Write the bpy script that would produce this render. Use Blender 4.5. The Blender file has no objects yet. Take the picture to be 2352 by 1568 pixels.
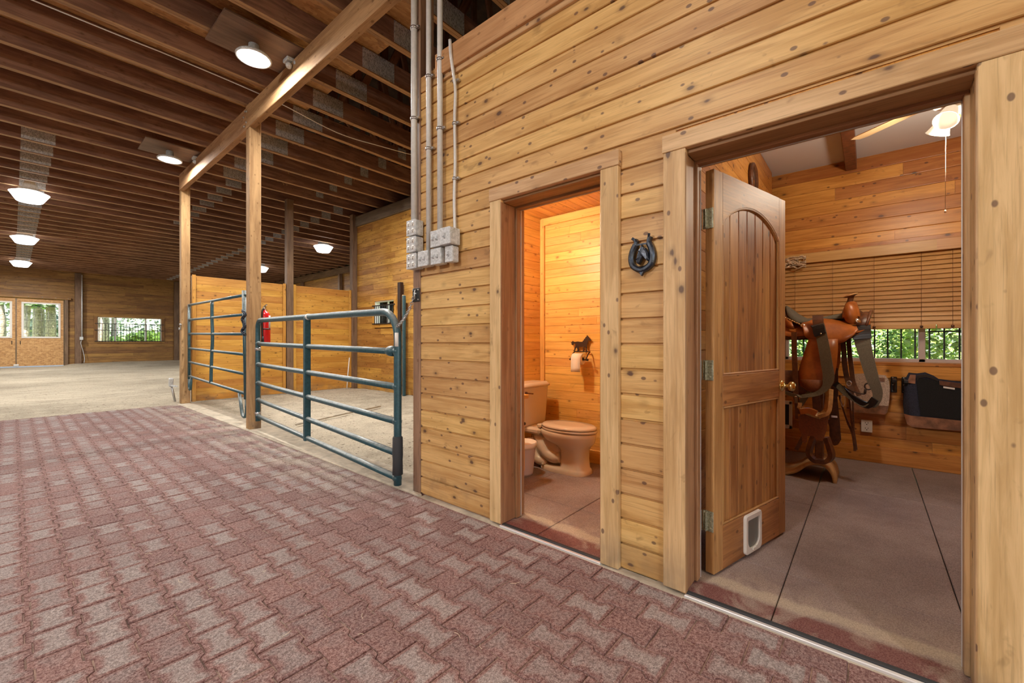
import bpy, math, random
from mathutils import Vector, Matrix, noise
random.seed(7)
S = bpy.context.scene
COL = S.collection
V = Vector
PI = math.pi

# ---------------------------------------------------------------- materials
class NT:
    def __init__(s, name):
        s.m = bpy.data.materials.new(name); s.m.use_nodes = True
        s.t = s.m.node_tree; s.t.nodes.clear()
        s.out = s.t.nodes.new('ShaderNodeOutputMaterial')
    def n(s, typ, ins=None, **kw):
        d = s.t.nodes.new('ShaderNode' + typ)
        for k, v in kw.items(): setattr(d, k, v)
        for k, v in (ins or {}).items(): s.put(d.inputs[k], v)
        return d
    def put(s, sock, v):
        if hasattr(v, 'is_output'): s.t.links.new(v, sock)
        elif isinstance(v, (tuple, list)) and sock.type == 'RGBA': sock.default_value = (*v[:3], 1)
        else: sock.default_value = v
    def math(s, op, a, b=0.0, c=None, clamp=False):
        d = s.t.nodes.new('ShaderNodeMath'); d.operation = op; d.use_clamp = clamp
        s.put(d.inputs[0], a); s.put(d.inputs[1], b)
        if c is not None: s.put(d.inputs[2], c)
        return d.outputs[0]
    def mix(s, f, a, b, mode='MIX'):
        d = s.t.nodes.new('ShaderNodeMixRGB'); d.blend_type = mode
        s.put(d.inputs[0], f); s.put(d.inputs[1], a); s.put(d.inputs[2], b)
        return d.outputs[0]
    def rng(s, v, a, b, c=0.0, d=1.0, smooth=True):
        k = s.t.nodes.new('ShaderNodeMapRange')
        if smooth: k.interpolation_type = 'SMOOTHSTEP'
        for i, x in enumerate((v, a, b, c, d)): s.put(k.inputs[i], x)
        return k.outputs[0]
    def noise(s, vec, scale, detail=3, rough=.55, dist=0.0):
        d = s.n('TexNoise', {'Scale': scale, 'Detail': detail, 'Roughness': rough, 'Distortion': dist})
        if vec is not None: s.put(d.inputs['Vector'], vec)
        return d.outputs[0]
    def xyz(s, x, y, z):
        return s.n('CombineXYZ', {0: x, 1: y, 2: z}).outputs[0]
    def attr(s, name):
        return s.n('Attribute', attribute_name=name).outputs['Fac']
    def pos(s):
        return s.n('NewGeometry').outputs['Position']
    def bsdf(s, color, rough=.5, metal=0.0, height=None, bump=.2, bdist=.01, spec=.5, **ins):
        b = s.n('BsdfPrincipled', {'Base Color': color, 'Roughness': rough, 'Metallic': metal, 'Specular IOR Level': spec})
        for k, v in ins.items(): s.put(b.inputs[k.replace('_', ' ')], v)
        if height is not None:
            k = s.n('Bump', {'Strength': bump, 'Distance': bdist, 'Height': height})
            s.put(b.inputs['Normal'], k.outputs[0])
        s.put(s.out.inputs[0], b.outputs[0])
        return s.m

def wood(name, light, dark, knot=(.09, .035, .012), rough=.5, knots=1.0, vary=.3, grain=14, bump=.15, spec=.4, soil=0.0):
    t = NT(name)
    uv = t.n('SeparateXYZ', {0: t.n('UVMap').outputs[0]})
    u, v = uv.outputs[0], uv.outputs[1]
    r0 = t.attr('rnd')
    oi = t.n('ObjectInfo').outputs['Random']
    r = t.math('ADD', t.math('MULTIPLY', r0, 17.0), t.math('MULTIPLY', oi, 31.0))
    n1 = t.noise(t.xyz(t.math('MULTIPLY', u, 1.1), t.math('MULTIPLY', v, grain), r), 1.8, 6, .62, .9)
    n2 = t.noise(t.xyz(t.math('MULTIPLY', u, .6), t.math('MULTIPLY', v, 3.5), r), 2.2, 2, .5, .5)
    f = t.math('ADD', t.math('MULTIPLY', n1, .55), t.math('MULTIPLY', n2, .45))
    col = t.mix(t.rng(f, .36, .63), dark, light)
    n3 = t.noise(t.xyz(t.math('MULTIPLY', u, 2.0), t.math('MULTIPLY', v, grain * 5), r), 2.0, 3, .6, .4)
    col = t.mix(t.rng(n3, .50, .70, 0, .40), col, tuple(c * .62 for c in dark))
    mid = t.rng(n1, .60, .72)
    col = t.mix(t.math('MULTIPLY', mid, .22), col, tuple(min(1, c * 1.18) for c in light))
    if knots > 0:
        vk = t.xyz(t.math('MULTIPLY', u, 5.2), t.math('ADD', t.math('MULTIPLY', v, 8.5), t.math('MULTIPLY', n2, .25)), t.math('MULTIPLY', r, 2.3))
        vo = t.n('TexVoronoi', {'Vector': vk, 'Scale': 1.0})
        d = t.math('ADD', vo.outputs['Distance'], t.math('MULTIPLY', t.math('SUBTRACT', n1, .5), .24))
        halo = t.rng(d, .04, .27, .55 * knots, 0)
        col = t.mix(halo, col, tuple(c * .55 for c in dark))
        core = t.rng(d, .05, .115, .85 * knots, 0)
        col = t.mix(core, col, knot)
        vk2 = t.xyz(t.math('MULTIPLY', u, 9.0), t.math('MULTIPLY', v, 14.0), r)
        d2 = t.n('TexVoronoi', {'Vector': vk2, 'Scale': 1.0}).outputs['Distance']
        col = t.mix(t.rng(d2, .095, .15, .8 * knots, 0), col, tuple(c * 1.3 for c in knot))
        st = t.noise(t.xyz(t.math('MULTIPLY', u, 5.0), t.math('MULTIPLY', v, 7.0), t.math('ADD', r, 5.0)), 1.5, 3, .6, .6)
        col = t.mix(t.rng(st, .62, .74, 0, .6 * knots), col, tuple(c * .62 for c in dark))
    if soil > 0:
        p = t.n('SeparateXYZ', {0: t.pos()})
        sn = t.noise(t.pos(), 3.0, 4, .6)
        s1 = t.math('MULTIPLY', t.rng(p.outputs[2], 0.0, .28, 1, 0), t.rng(sn, .4, .62))
        col = t.mix(t.math('MULTIPLY', s1, soil), col, (.10, .085, .075))
    hs = t.n('HueSaturation', {'Hue': t.rng(r0, 0, 1, .492, .508, False), 'Saturation': 1.0, 'Value': t.rng(r0, 0, 1, 1 - vary / 2, 1 + vary / 2, False), 'Color': col})
    return t.bsdf(hs.outputs[0], rough, height=n1, bump=bump, bdist=.004, spec=spec)

def plain(name, color, rough=.5, metal=0.0, nscale=0, namt=.15, bump=0.0, spec=.5, dust=0.0, dustc=(.42, .4, .36), **ins):
    t = NT(name)
    col = color; h = None
    if nscale:
        g = t.n('TexCoord').outputs['Object']
        h = t.noise(g, nscale, 4, .6)
        col = t.mix(t.rng(h, .3, .7), tuple(c * (1 - namt) for c in color), tuple(min(1, c * (1 + namt)) for c in color))
    if dust:
        nz = t.n('SeparateXYZ', {0: t.n('NewGeometry').outputs['Normal']}).outputs[2]
        dn = t.noise(t.pos(), 22, 4, .7)
        col = t.mix(t.math('MULTIPLY', t.rng(nz, .1, .95), t.rng(dn, .25, .6, .4 * dust, dust)), col, dustc)
    return t.bsdf(col, rough, metal, height=h if bump else None, bump=bump, bdist=.004, spec=spec, **ins)

def emis(name, color, strength):
    t = NT(name)
    e = t.n('Emission', {'Color': color, 'Strength': strength})
    t.put(t.out.inputs[0], e.outputs[0]); return t.m

def glass(name):
    t = NT(name)
    tr = t.n('BsdfTransparent', {0: (.96, .98, .97)}); gl = t.n('BsdfGlossy', {'Roughness': .03})
    fr = t.n('Fresnel', {'IOR': 1.25})
    mx = t.n('MixShader', {0: fr.outputs[0], 1: tr.outputs[0], 2: gl.outputs[0]})
    t.put(t.out.inputs[0], mx.outputs[0]); return t.m

M = {}
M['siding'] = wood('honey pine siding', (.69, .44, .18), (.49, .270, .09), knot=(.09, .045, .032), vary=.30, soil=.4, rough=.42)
M['casing'] = wood('pale pine casing', (.70, .48, .25), (.50, .31, .135), knot=(.09, .045, .032), vary=.16, rough=.45, soil=.5)
M['jamb'] = wood('brown stained jamb', (.38, .205, .095), (.245, .118, .05), knots=.4, vary=.12, grain=18)
M['fascia'] = wood('tan fascia board', (.56, .33, .15), (.44, .235, .095), knots=.5, vary=.1)
M['stall'] = wood('golden stall plank', (.62, .32, .066), (.46, .205, .033), vary=.26, rough=.45, soil=.6, knots=.8)
M['stallwall'] = wood('amber stall wall', (.52, .27, .062), (.33, .145, .028), vary=.42, rough=.5, soil=.5)
M['room'] = wood('orange varnished pine', (.60, .27, .062), (.40, .145, .025), vary=.42, rough=.38)
M['bath'] = wood('golden varnished pine', (.78, .46, .13), (.62, .32, .072), knot=(.22, .08, .02), vary=.2, rough=.4, knots=.8)
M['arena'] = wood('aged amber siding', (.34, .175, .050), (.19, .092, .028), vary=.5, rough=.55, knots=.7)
M['truss'] = wood('dark timber truss', (.25, .130, .086), (.135, .066, .046), knots=.6, vary=.5, rough=.75, grain=10, spec=.2)
M['trusslit'] = wood('bounce-lit truss edge', (.40, .23, .11), (.25, .13, .06), knots=.4, vary=.3, rough=.6, grain=10)  # floor bounce light is put into this paler underside colour
M['post'] = wood('timber post', (.46, .275, .135), (.30, .165, .078), knots=.6, vary=.15, grain=10, rough=.7, spec=.2, soil=.5)
M['cornerpost'] = wood('worn corner post', (.34, .205, .125), (.19, .105, .064), knots=.8, vary=.1, grain=10, soil=.6)
M['shadedeck'] = plain('shaded roof sheathing', (.045, .028, .018), .8, 0, 5, .4)  # roof-space shadow is put into this near-black colour
M['dkpost'] = wood('weathered dark post', (.21, .125, .075), (.12, .068, .04), knots=.5, vary=.2)
M['greybeam'] = wood('grey weathered beam', (.21, .165, .12), (.13, .098, .07), knots=.2, vary=.2)
M['door'] = wood('knotty alder door', (.50, .245, .082), (.27, .11, .032), knot=(.05, .02, .01), knots=.8, vary=.35, grain=20, rough=.5)
M['doorstile'] = wood('knotty alder stile', (.53, .29, .11), (.34, .16, .052), knots=.6, vary=.12, grain=16, rough=.5)
M['blind'] = wood('wooden blind slat', (.56, .315, .12), (.46, .24, .08), knots=0, vary=.06, rough=.4)
M['fanblade'] = wood('pale fan blade', (.72, .50, .26), (.62, .40, .19), knots=0, vary=.05)
M['galv'] = plain('galvanised plate', (.34, .35, .36), .45, .7, 120, .35, .6)
M['conduit'] = plain('grey conduit', (.60, .60, .59), .4, .1, 30, .06)
M['box'] = plain('cast grey box', (.58, .60, .61), .42, .15, 60, .22, .1)
M['steel'] = plain('steel', (.5, .5, .5), .35, .9)
M['gate'] = plain('blue green gate paint', (.026, .080, .100), .38, .1, 40, .2, dust=.9, dustc=(.40, .42, .40))
M['concrete'] = plain('dusty concrete', (.46, .40, .31), .85, 0, 9, .22, .2)
M['iron'] = plain('black iron', (.030, .040, .058), .32, .6, 50, .3, .3, spec=.9)
M['bronze'] = plain('dark bronze metal', (.035, .016, .010), .5, .3)
M['black'] = plain('black paint', (.015, .015, .015), .5)
M['brass'] = plain('polished brass', (.80, .64, .28), .22, 1.0)
M['hinge'] = plain('aged brass hinge', (.42, .42, .30), .4, .6, 90, .4)
M['chrome'] = plain('bright metal', (.75, .75, .75), .18, 1.0)
M['white'] = plain('white plastic', (.72, .70, .66), .4)
M['alu'] = plain('aluminium strip', (.72, .72, .72), .4, .5)
M['ceilingw'] = plain('white painted ceiling', (.62, .60, .60), .8)
M['bone'] = plain('bone porcelain', (.64, .53, .39), .14, 0, spec=.6)
M['pink'] = plain('pale plastic bin', (.66, .55, .52), .45)
M['paper'] = plain('tissue paper', (.80, .72, .60), .9)
M['red'] = plain('red paint', (.62, .012, .015), .25)
M['lacq'] = plain('saddle leather', (.34, .098, .017), .38, 0, 14, .22, .06)
M['dkleather'] = plain('dark brown leather', (.105, .036, .014), .4, 0, 26, .35, .12)
M['tooled'] = plain('tooled leather', (.185, .055, .016), .42, 0, 80, .18, .4)
M['suede'] = plain('grey green suede', (.105, .090, .062), .85, 0, 60, .15, .2)
M['webbing'] = plain('olive webbing', (.125, .105, .070), .8, 0, 120, .14, .3)
M['rawhide'] = plain('pale rawhide', (.55, .33, .13), .55, 0, 40, .2, .2)
M['blackleather'] = plain('black leather', (.012, .010, .010), .3, 0, 30, .3)
M['navyfelt'] = plain('navy felt', (.022, .024, .042), .95, 0, 200, .5, .4)
M['blackfelt'] = plain('black felt', (.008, .008, .009), .95, 0, 200, .5, .4)
M['tanfelt'] = plain('oatmeal felt', (.46, .34, .26), .95, 0, 160, .35, .4)
M['hide'] = plain('brown cowhide', (.23, .10, .05), .6, 0, 9, .5)
M['ply'] = plain('pale plywood', (.50, .30, .13), .55, 0, 12, .2)
M['glass'] = glass('window glass')
M['lens'] = emis('acrylic lamp lens', (1.0, .98, .93), 7.0)
M['disc'] = emis('led lamp disc', (1.0, .97, .94), 8.0)
M['shade'] = plain('lit glass shade', (.85, .78, .66), .4, Emission_Color=(1.0, .84, .62, 1), Emission_Strength=.62)
M['bulb'] = emis('vanity bulb', (1.0, .78, .5), 12.0)
M['misty'] = plain('hazed distant foliage', (.27, .34, .25), .8, 0, .8, .5)  # outdoor haze is put into this washed-out foliage colour
M['leaf'] = plain('green leaf', (.16, .30, .055), .55, 0, 3, .55)
M['leafy'] = plain('yellow green leaf', (.34, .46, .08), .55, 0, 3, .5)
M['needle'] = plain('pine needle', (.10, .20, .085), .6, 0, 2, .6)
M['bark'] = plain('grey brown bark', (.22, .19, .18), .9, 0, 14, .5, .8)
M['grass'] = plain('sunlit grass', (.26, .36, .09), .9, 0, 1.5, .5)
M['straw'] = plain('pale straw', (.70, .60, .45), .8)
M['strawdk'] = plain('nest straw', (.45, .28, .11), .8)
M['rubberblk'] = plain('black rubber', (.03, .032, .035), .75)
M['chip'] = plain('driftwood twig', (.48, .36, .24), .7, 0, 30, .5)

def osb_mat():
    t = NT('oriented strand board')
    p = t.pos()
    w = t.n('Mapping', {'Vector': p, 'Scale': (9, 26, 20)}).outputs[0]
    nz = t.n('TexNoise', {'Vector': p, 'Scale': 6.0, 'Detail': 2.0}).outputs[1]
    w2 = t.mix(.35, w, nz, 'ADD')
    vo = t.n('TexVoronoi', {'Vector': w2, 'Scale': 1.6}, distance='MANHATTAN')
    sep = t.n('SeparateXYZ', {0: vo.outputs['Color']})
    col = t.mix(sep.outputs[0], (.42, .215, .075), (.62, .37, .155))
    col = t.mix(t.rng(sep.outputs[1], .8, .95, 0, .6), col, (.22, .10, .04))
    return t.bsdf(col, .65, height=sep.outputs[2], bump=.3, bdist=.004)
M['osb'] = osb_mat()

def paver_mat():
    t = NT('red grey concrete paver')
    p = t.pos(); sp = t.n('SeparateXYZ', {0: p})
    x, y = sp.outputs[0], sp.outputs[1]
    r = t.attr('rnd'); c = t.attr('ctr')
    red = t.mix(r, (.185, .043, .034), (.275, .088, .068))
    big = t.noise(p, .55, 3, .6)
    med = t.noise(p, 5.5, 4, .65)
    fine = t.noise(p, 210, 3, .7)
    vf = t.noise(p, 75, 3, .7)
    r2 = t.math('FRACT', t.math('MULTIPLY', r, 7.31))
    g0 = t.math('ADD', t.math('MULTIPLY', big, 1.3), t.math('MULTIPLY', r2, .45))
    g = t.rng(t.math('ADD', g0, t.math('MULTIPLY', med, .9)), .98, 1.52)
    wear = t.math('MULTIPLY', g, t.rng(t.math('ADD', c, t.math('MULTIPLY', t.math('SUBTRACT', t.noise(p, 26, 4, .7), .5), 1.3)), .30, 1.0))
    grey = t.mix(r2, (.235, .185, .18), (.42, .37, .345))
    col = t.mix(t.math('MULTIPLY', wear, .88), red, grey)
    # pale arena dust tracked along the sill, thickest beside the gate
    dm = t.math('MULTIPLY', t.rng(x, 1.2, 1.95), t.rng(t.math('ADD', y, t.math('MULTIPLY', med, 2.0)), 3.2, 5.2))
    dm = t.math('MULTIPLY', dm, t.rng(t.noise(p, 3.2, 4, .7), .40, .58))
    col = t.mix(t.math('MULTIPLY', dm, .88), col, (.52, .43, .33))
    dk = t.rng(t.noise(p, 1.3, 3), .58, .72, 0, .35)
    col = t.mix(dk, col, t.mix(.6, col, (.15, .05, .045)))
    sp1 = t.mix(t.rng(vf, .38, .62), t.mix(.55, col, (.045, .025, .025)), t.mix(.36, col, (.66, .56, .52)))
    col = t.mix(.75, col, sp1)
    col = t.mix(t.rng(fine, .35, .68), t.mix(.45, col, (.04, .025, .025)), t.mix(.16, col, (.75, .68, .64)))
    jl = t.rng(c, .0, .12, .55, 0)
    col = t.mix(jl, col, t.mix(t.rng(t.noise(p, 7.5, 3, .6), .54, .64), (.075, .034, .028), (.50, .42, .34)))
    h = t.math('ADD', t.math('MULTIPLY', fine, .5), vf)
    return t.bsdf(col, .85, height=h, bump=.6, bdist=.005, spec=.2)
M['paver'] = paver_mat()
M['joint'] = plain('joint dust', (.24, .16, .125), .95, 0, 14, .5)

def sand_mat():
    t = NT('arena sand')
    p = t.pos()
    a = t.noise(p, .5, 4, .6); b = t.noise(p, 16, 5, .7); d = t.noise(p, 70, 3, .7)
    st = t.noise(t.n('Mapping', {'Vector': p, 'Scale': (.8, 3.2, 1)}).outputs[0], 1.3, 5, .7)
    yy = t.rng(t.n('SeparateXYZ', {0: p}).outputs[1], 10.2, 11.5)
    st = t.math('ADD', t.math('MULTIPLY', st, yy), t.math('MULTIPLY', t.noise(p, 3.0, 5, .7), t.math('SUBTRACT', 1.0, yy)))
    col = t.mix(t.rng(t.math('ADD', t.math('MULTIPLY', a, .5), t.math('MULTIPLY', st, .5)), .38, .6), (.32, .28, .215), (.54, .475, .37))
    col = t.mix(t.rng(d, .3, .7), t.mix(.4, col, (.2, .16, .11)), t.mix(.2, col, (.75, .66, .5)))
    col = t.mix(t.rng(t.noise(p, 20, 2, .5), .63, .69, 0, .8), col, (.10, .075, .05))
    h = t.math('ADD', b, t.math('MULTIPLY', d, .35))
    return t.bsdf(col, .95, height=h, bump=.8, bdist=.02, spec=.1)
M['sand'] = sand_mat()

def mat_floor():
    t = NT('dusty mauve rubber mat')
    p = t.pos(); x = t.n('SeparateXYZ', {0: p}).outputs[0]
    a = t.noise(p, 1.6, 4, .65); w = t.noise(p, 4.2, 4, .6, 1.2); f = t.noise(p, 190, 2, .7)
    col = t.mix(t.rng(a, .35, .65), (.20, .145, .135), (.30, .235, .22))
    edge = t.rng(t.math('ADD', x, t.math('MULTIPLY', w, 1.1)), 2.75, 3.15, 1, 0)
    col = t.mix(t.math('MULTIPLY', edge, t.rng(w, .40, .55, .15, .75)), col, (.46, .37, .29))
    red = t.math('MULTIPLY', t.rng(t.math('ADD', x, t.math('MULTIPLY', w, .04)), 2.195, 2.225, 1, 0), t.rng(w, .48, .66, 1, .25))
    pale = t.math('MULTIPLY', t.rng(t.math('ABSOLUTE', t.math('SUBTRACT', t.math('ADD', x, t.math('MULTIPLY', w, .10)), 2.30)), .02, .06, 1, 0), .85)
    col = t.mix(pale, col, (.52, .44, .33))
    col = t.mix(red, col, (.19, .060, .052))
    col = t.mix(t.rng(f, .35, .65), t.mix(.3, col, (.05, .03, .03)), t.mix(.12, col, (.7, .6, .55)))
    return t.bsdf(col, .7, height=f, bump=.2, bdist=.003, spec=.3)
M['mat'] = mat_floor()
# ---------------------------------------------------------------- mesh builder
class MB:
    def __init__(s):
        s.v = []; s.f = []; s.uv = []; s.r = []; s.sm = []; s.mi = []; s.ctr = None
    def add(s, vs, fs, uvs=None, rnd=None, smooth=False, mi=0):
        o = len(s.v); s.v += [V(p) for p in vs]
        rr = random.random() if rnd is None else rnd
        for i, f in enumerate(fs):
            s.f.append([o + k for k in f])
            if uvs is None: s.uv.append([(vs[k][0] + vs[k][1], vs[k][2]) for k in f])
            else: s.uv.append(uvs[i])
            s.r.append(rr); s.sm.append(smooth); s.mi.append(mi)
    def obox(s, c, X, Y, Z, sx, sy, sz, bev=0.0, rnd=None, mi=0):
        """box about centre c, half sizes sx,sy,sz along unit axes"""
        c, X, Y, Z = V(c), V(X), V(Y), V(Z); h = (sx, sy, sz)
        b = min(bev, .45 * min(h) * 2)
        P = []
        def pt(l): return c + X * l[0] + Y * l[1] + Z * l[2]
        L = max(range(3), key=lambda i: h[i])
        ou, ov = random.random() * 30, random.random() * 30
        def uvof(l, ax):
            if ax == L: a, d = [i for i in range(3) if i != ax]
            else: a = L; d = [i for i in range(3) if i not in (ax, L)][0]
            return (l[a] + ou, l[d] + ov + .37 * ax)
        loc = []; fs = []; uvs = []
        if b <= 0:
            for i in range(8): loc.append([h[k] * (1 if i >> k & 1 else -1) for k in range(3)])
            for ax, f in ((0, (0, 4, 6, 2)), (0, (1, 3, 7, 5)), (1, (0, 1, 5, 4)), (1, (2, 6, 7, 3)), (2, (0, 2, 3, 1)), (2, (4, 5, 7, 6))):
                fs.append(f); uvs.append([uvof(loc[k], ax) for k in f])
        else:
            for i in range(8):
                sg = [1 if i >> k & 1 else -1 for k in range(3)]
                for a in range(3): loc.append([sg[k] * (h[k] if k == a else h[k] - b) for k in range(3)])
            I = lambda i, a: i * 3 + a
            for ax, f in ((0, (0, 4, 6, 2)), (0, (1, 3, 7, 5)), (1, (0, 1, 5, 4)), (1, (2, 6, 7, 3)), (2, (0, 2, 3, 1)), (2, (4, 5, 7, 6))):
                g = [I(k, ax) for k in f]; fs.append(g); uvs.append([uvof(loc[k], ax) for k in g])
            for i in range(8):
                for k in range(3):
                    j = i | (1 << k)
                    if j != i:
                        a, d = [q for q in range(3) if q != k]
                        g = [I(i, a), I(j, a), I(j, d), I(i, d)]
                        sa = (1 if i >> a & 1 else -1) * (1 if i >> d & 1 else -1)
                        flip = (sa > 0) if k != 1 else (sa < 0)
                        if flip: g = g[::-1]
                        fs.append(g); uvs.append([uvof(loc[q], a) for q in g])
                g = [I(i, 0), I(i, 1), I(i, 2)]
                sg = (1 if i & 1 else -1) * (1 if i & 2 else -1) * (1 if i & 4 else -1)
                if sg < 0: g = g[::-1]
                fs.append(g); uvs.append([uvof(loc[q], 0) for q in g])
        s.add([pt(l) for l in loc], fs, uvs, rnd, False, mi)
    def box(s, x0, x1, y0, y1, z0, z1, bev=0.0, rnd=None, mi=0):
        s.obox(((x0 + x1) / 2, (y0 + y1) / 2, (z0 + z1) / 2), (1, 0, 0), (0, 1, 0), (0, 0, 1), abs(x1 - x0) / 2, abs(y1 - y0) / 2, abs(z1 - z0) / 2, bev, rnd, mi)
    def bar(s, a, b, w, t, up=(0, 0, 1), bev=0.0, rnd=None, mi=0):
        """beam from a to b; w along cross direction, t along up-ish"""
        a, b = V(a), V(b); X = (b - a).normalized(); U = V(up)
        Y = U.cross(X)
        if Y.length < 1e-4: Y = V((1, 0, 0)).cross(X)
        Y.normalize(); Z = X.cross(Y)
        s.obox((a + b) / 2, X, Y, Z, (b - a).length / 2, w / 2, t / 2, bev, rnd, mi)
    def tube(s, pts, r, n=8, cap=True, closed=False, rnd=None, mi=0, smooth=True):
        pts = [V(p) for p in pts]; m = len(pts)
        rs = r if isinstance(r, (list, tuple)) else [r] * m
        T = []
        for i in range(m):
            a = pts[(i - 1) % m] if closed or i else pts[i]; b = pts[(i + 1) % m] if closed or i < m - 1 else pts[i]
            T.append((b - a).normalized())
        N = T[0].orthogonal().normalized(); vs = []; uv0 = []; L = 0
        for i in range(m):
            if i: N = (N - T[i] * N.dot(T[i])).normalized(); L += (pts[i] - pts[i - 1]).length
            B = T[i].cross(N)
            for k in range(n):
                a = 2 * PI * k / n
                vs.append(pts[i] + (N * math.cos(a) + B * math.sin(a)) * rs[i]); uv0.append((L, rs[i] * a))
        fs = []
        for i in range(m if closed else m - 1):
            j = (i + 1) % m
            for k in range(n):
                l = (k + 1) % n; fs.append((i * n + k, i * n + l, j * n + l, j * n + k))
        if cap and not closed: fs.append(tuple(range(n))[::-1]); fs.append(tuple((m - 1) * n + k for k in range(n)))
        s.add(vs, fs, [[uv0[k] for k in f] for f in fs], rnd, smooth, mi)
    def lathe(s, prof, c, ax=(0, 0, 1), n=20, rnd=None, mi=0, sx=1.0, sy=1.0, smooth=True, xdir=None):
        c = V(c); A = V(ax).normalized(); X = V(xdir).normalized() if xdir else A.orthogonal().normalized(); Y = A.cross(X)
        vs = []; uv0 = []
        for (r, z) in prof:
            for k in range(n):
                a = 2 * PI * k / n
                vs.append(c + A * z + X * (math.cos(a) * r * sx) + Y * (math.sin(a) * r * sy)); uv0.append((z, a * r))
        fs = []
        for i in range(len(prof) - 1):
            for k in range(n):
                l = (k + 1) % n; fs.append((i * n + k, i * n + l, (i + 1) * n + l, (i + 1) * n + k))
        if prof[0][0] > 1e-5: fs.append(tuple(range(n))[::-1])
        if prof[-1][0] > 1e-5: fs.append(tuple((len(prof) - 1) * n + k for k in range(n)))
        s.add(vs, fs, [[uv0[k] for k in f] for f in fs], rnd, smooth, mi)
    def prism(s, poly, o, X, Y, d, bev=0.0, rnd=None, mi=0):
        """2-D polygon (counter-clockwise in X,Y) at o, extruded by vector d"""
        o, X, Y, d = V(o), V(X), V(Y), V(d); n = len(poly)
        nrm = X.cross(Y)
        if nrm.dot(d) > 0: pass
        else: poly = poly[::-1]
        ou = random.random() * 20
        vs = [o + X * a + Y * b for a, b in poly] + [o + X * a + Y * b + d for a, b in poly]
        fs = [tuple(range(n))[::-1], tuple(range(n, 2 * n))]
        uv = [[(poly[k][0] + ou, poly[k][1]) for k in range(n)][::-1], [(poly[k][0] + ou, poly[k][1]) for k in range(n)]]
        for i in range(n):
            j = (i + 1) % n; fs.append((i, j, n + j, n + i)); uv.append([(ou, 0), (ou + .1, 0), (ou + .1, d.length), (ou, d.length)])
        s.add(vs, fs, uv, rnd, False, mi)
    def grid(s, rows, closed=False, rnd=None, mi=0, smooth=True, thick=0.0, flip=False):
        """surface through a list of rows of points; thick>0 makes a shell"""
        R = [[V(p) for p in r] for r in rows]; m, n = len(R), len(R[0])
        def idx(i, j, o=0): return o + i * n + (j % n)
        vs = [p for r in R for p in r]; fs = []
        nj = n if closed else n - 1
        for i in range(m - 1):
            for j in range(nj):
                q = (idx(i, j), idx(i, j + 1), idx(i + 1, j + 1), idx(i + 1, j)); fs.append(q[::-1] if flip else q)
        if thick > 0:
            nr = []
            for i in range(m):
                for j in range(n):
                    a = R[min(i + 1, m - 1)][j] - R[max(i - 1, 0)][j]
                    b = (R[i][(j + 1) % n] - R[i][(j - 1) % n]) if closed else (R[i][min(j + 1, n - 1)] - R[i][max(j - 1, 0)])
                    c = b.cross(a)
                    nr.append(c.normalized() if c.length > 1e-9 else V((0, 0, 1)))
            if flip: nr = [-k for k in nr]
            o = len(vs); vs += [p - k * thick for p, k in zip(vs, nr)]
            fs += [tuple(o + k for k in f[::-1]) for f in list(fs)]
            ring = []
            if not closed:
                ring = [idx(0, j) for j in range(n)] + [idx(i, n - 1) for i in range(1, m)] + [idx(m - 1, j) for j in range(n - 2, -1, -1)] + [idx(i, 0) for i in range(m - 2, 0, -1)]
                for a in range(len(ring)):
                    p, q = ring[a], ring[(a + 1) % len(ring)]
                    f = (p, o + p, o + q, q); fs.append(f[::-1] if flip else f)
            else:
                for i in (0, m - 1):
                    for j in range(n):
                        p, q = idx(i, j), idx(i, j + 1); fs.append((p, q, o + q, o + p))
        s.add(vs, fs, None, rnd, smooth, mi)
    def strap(s, pts, w, t, wdir, rnd=None, mi=0):
        """flat strap along pts; width along wdir (vector or list of vectors)"""
        pts = [V(p) for p in pts]; m = len(pts); rows = []
        ws = w if isinstance(w, (list, tuple)) else [w] * m
        for i, p in enumerate(pts):
            T = (pts[min(i + 1, m - 1)] - pts[max(i - 1, 0)]).normalized()
            W = V(wdir[i]) if isinstance(wdir, list) else V(wdir)
            W = (W - T * W.dot(T)).normalized(); N = T.cross(W)
            a = W * ws[i] / 2; b = N * t / 2
            rows.append([p + a + b, p - a + b, p - a - b, p + a - b])
        s.grid(rows, closed=True, rnd=rnd, mi=mi, smooth=False)
        o = [list(r) for r in (rows[0], rows[-1])]
        s.add(o[0], [(0, 1, 2, 3)], rnd=rnd, mi=mi); s.add(o[1], [(3, 2, 1, 0)], rnd=rnd, mi=mi)

def spline(pts, k=6):
    """Catmull-Rom through pts"""
    P = [V(p) for p in pts]; P = [P[0] * 2 - P[1]] + P + [P[-1] * 2 - P[-2]]; out = []
    for i in range(1, len(P) - 2):
        for j in range(k):
            t = j / k; a, b, c, d = P[i - 1], P[i], P[i + 1], P[i + 2]
            out.append(.5 * ((2 * b) + (c - a) * t + (2 * a - 5 * b + 4 * c - d) * t * t + (3 * b - a - 3 * c + d) * t ** 3))
    out.append(P[-2]); return out

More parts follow.
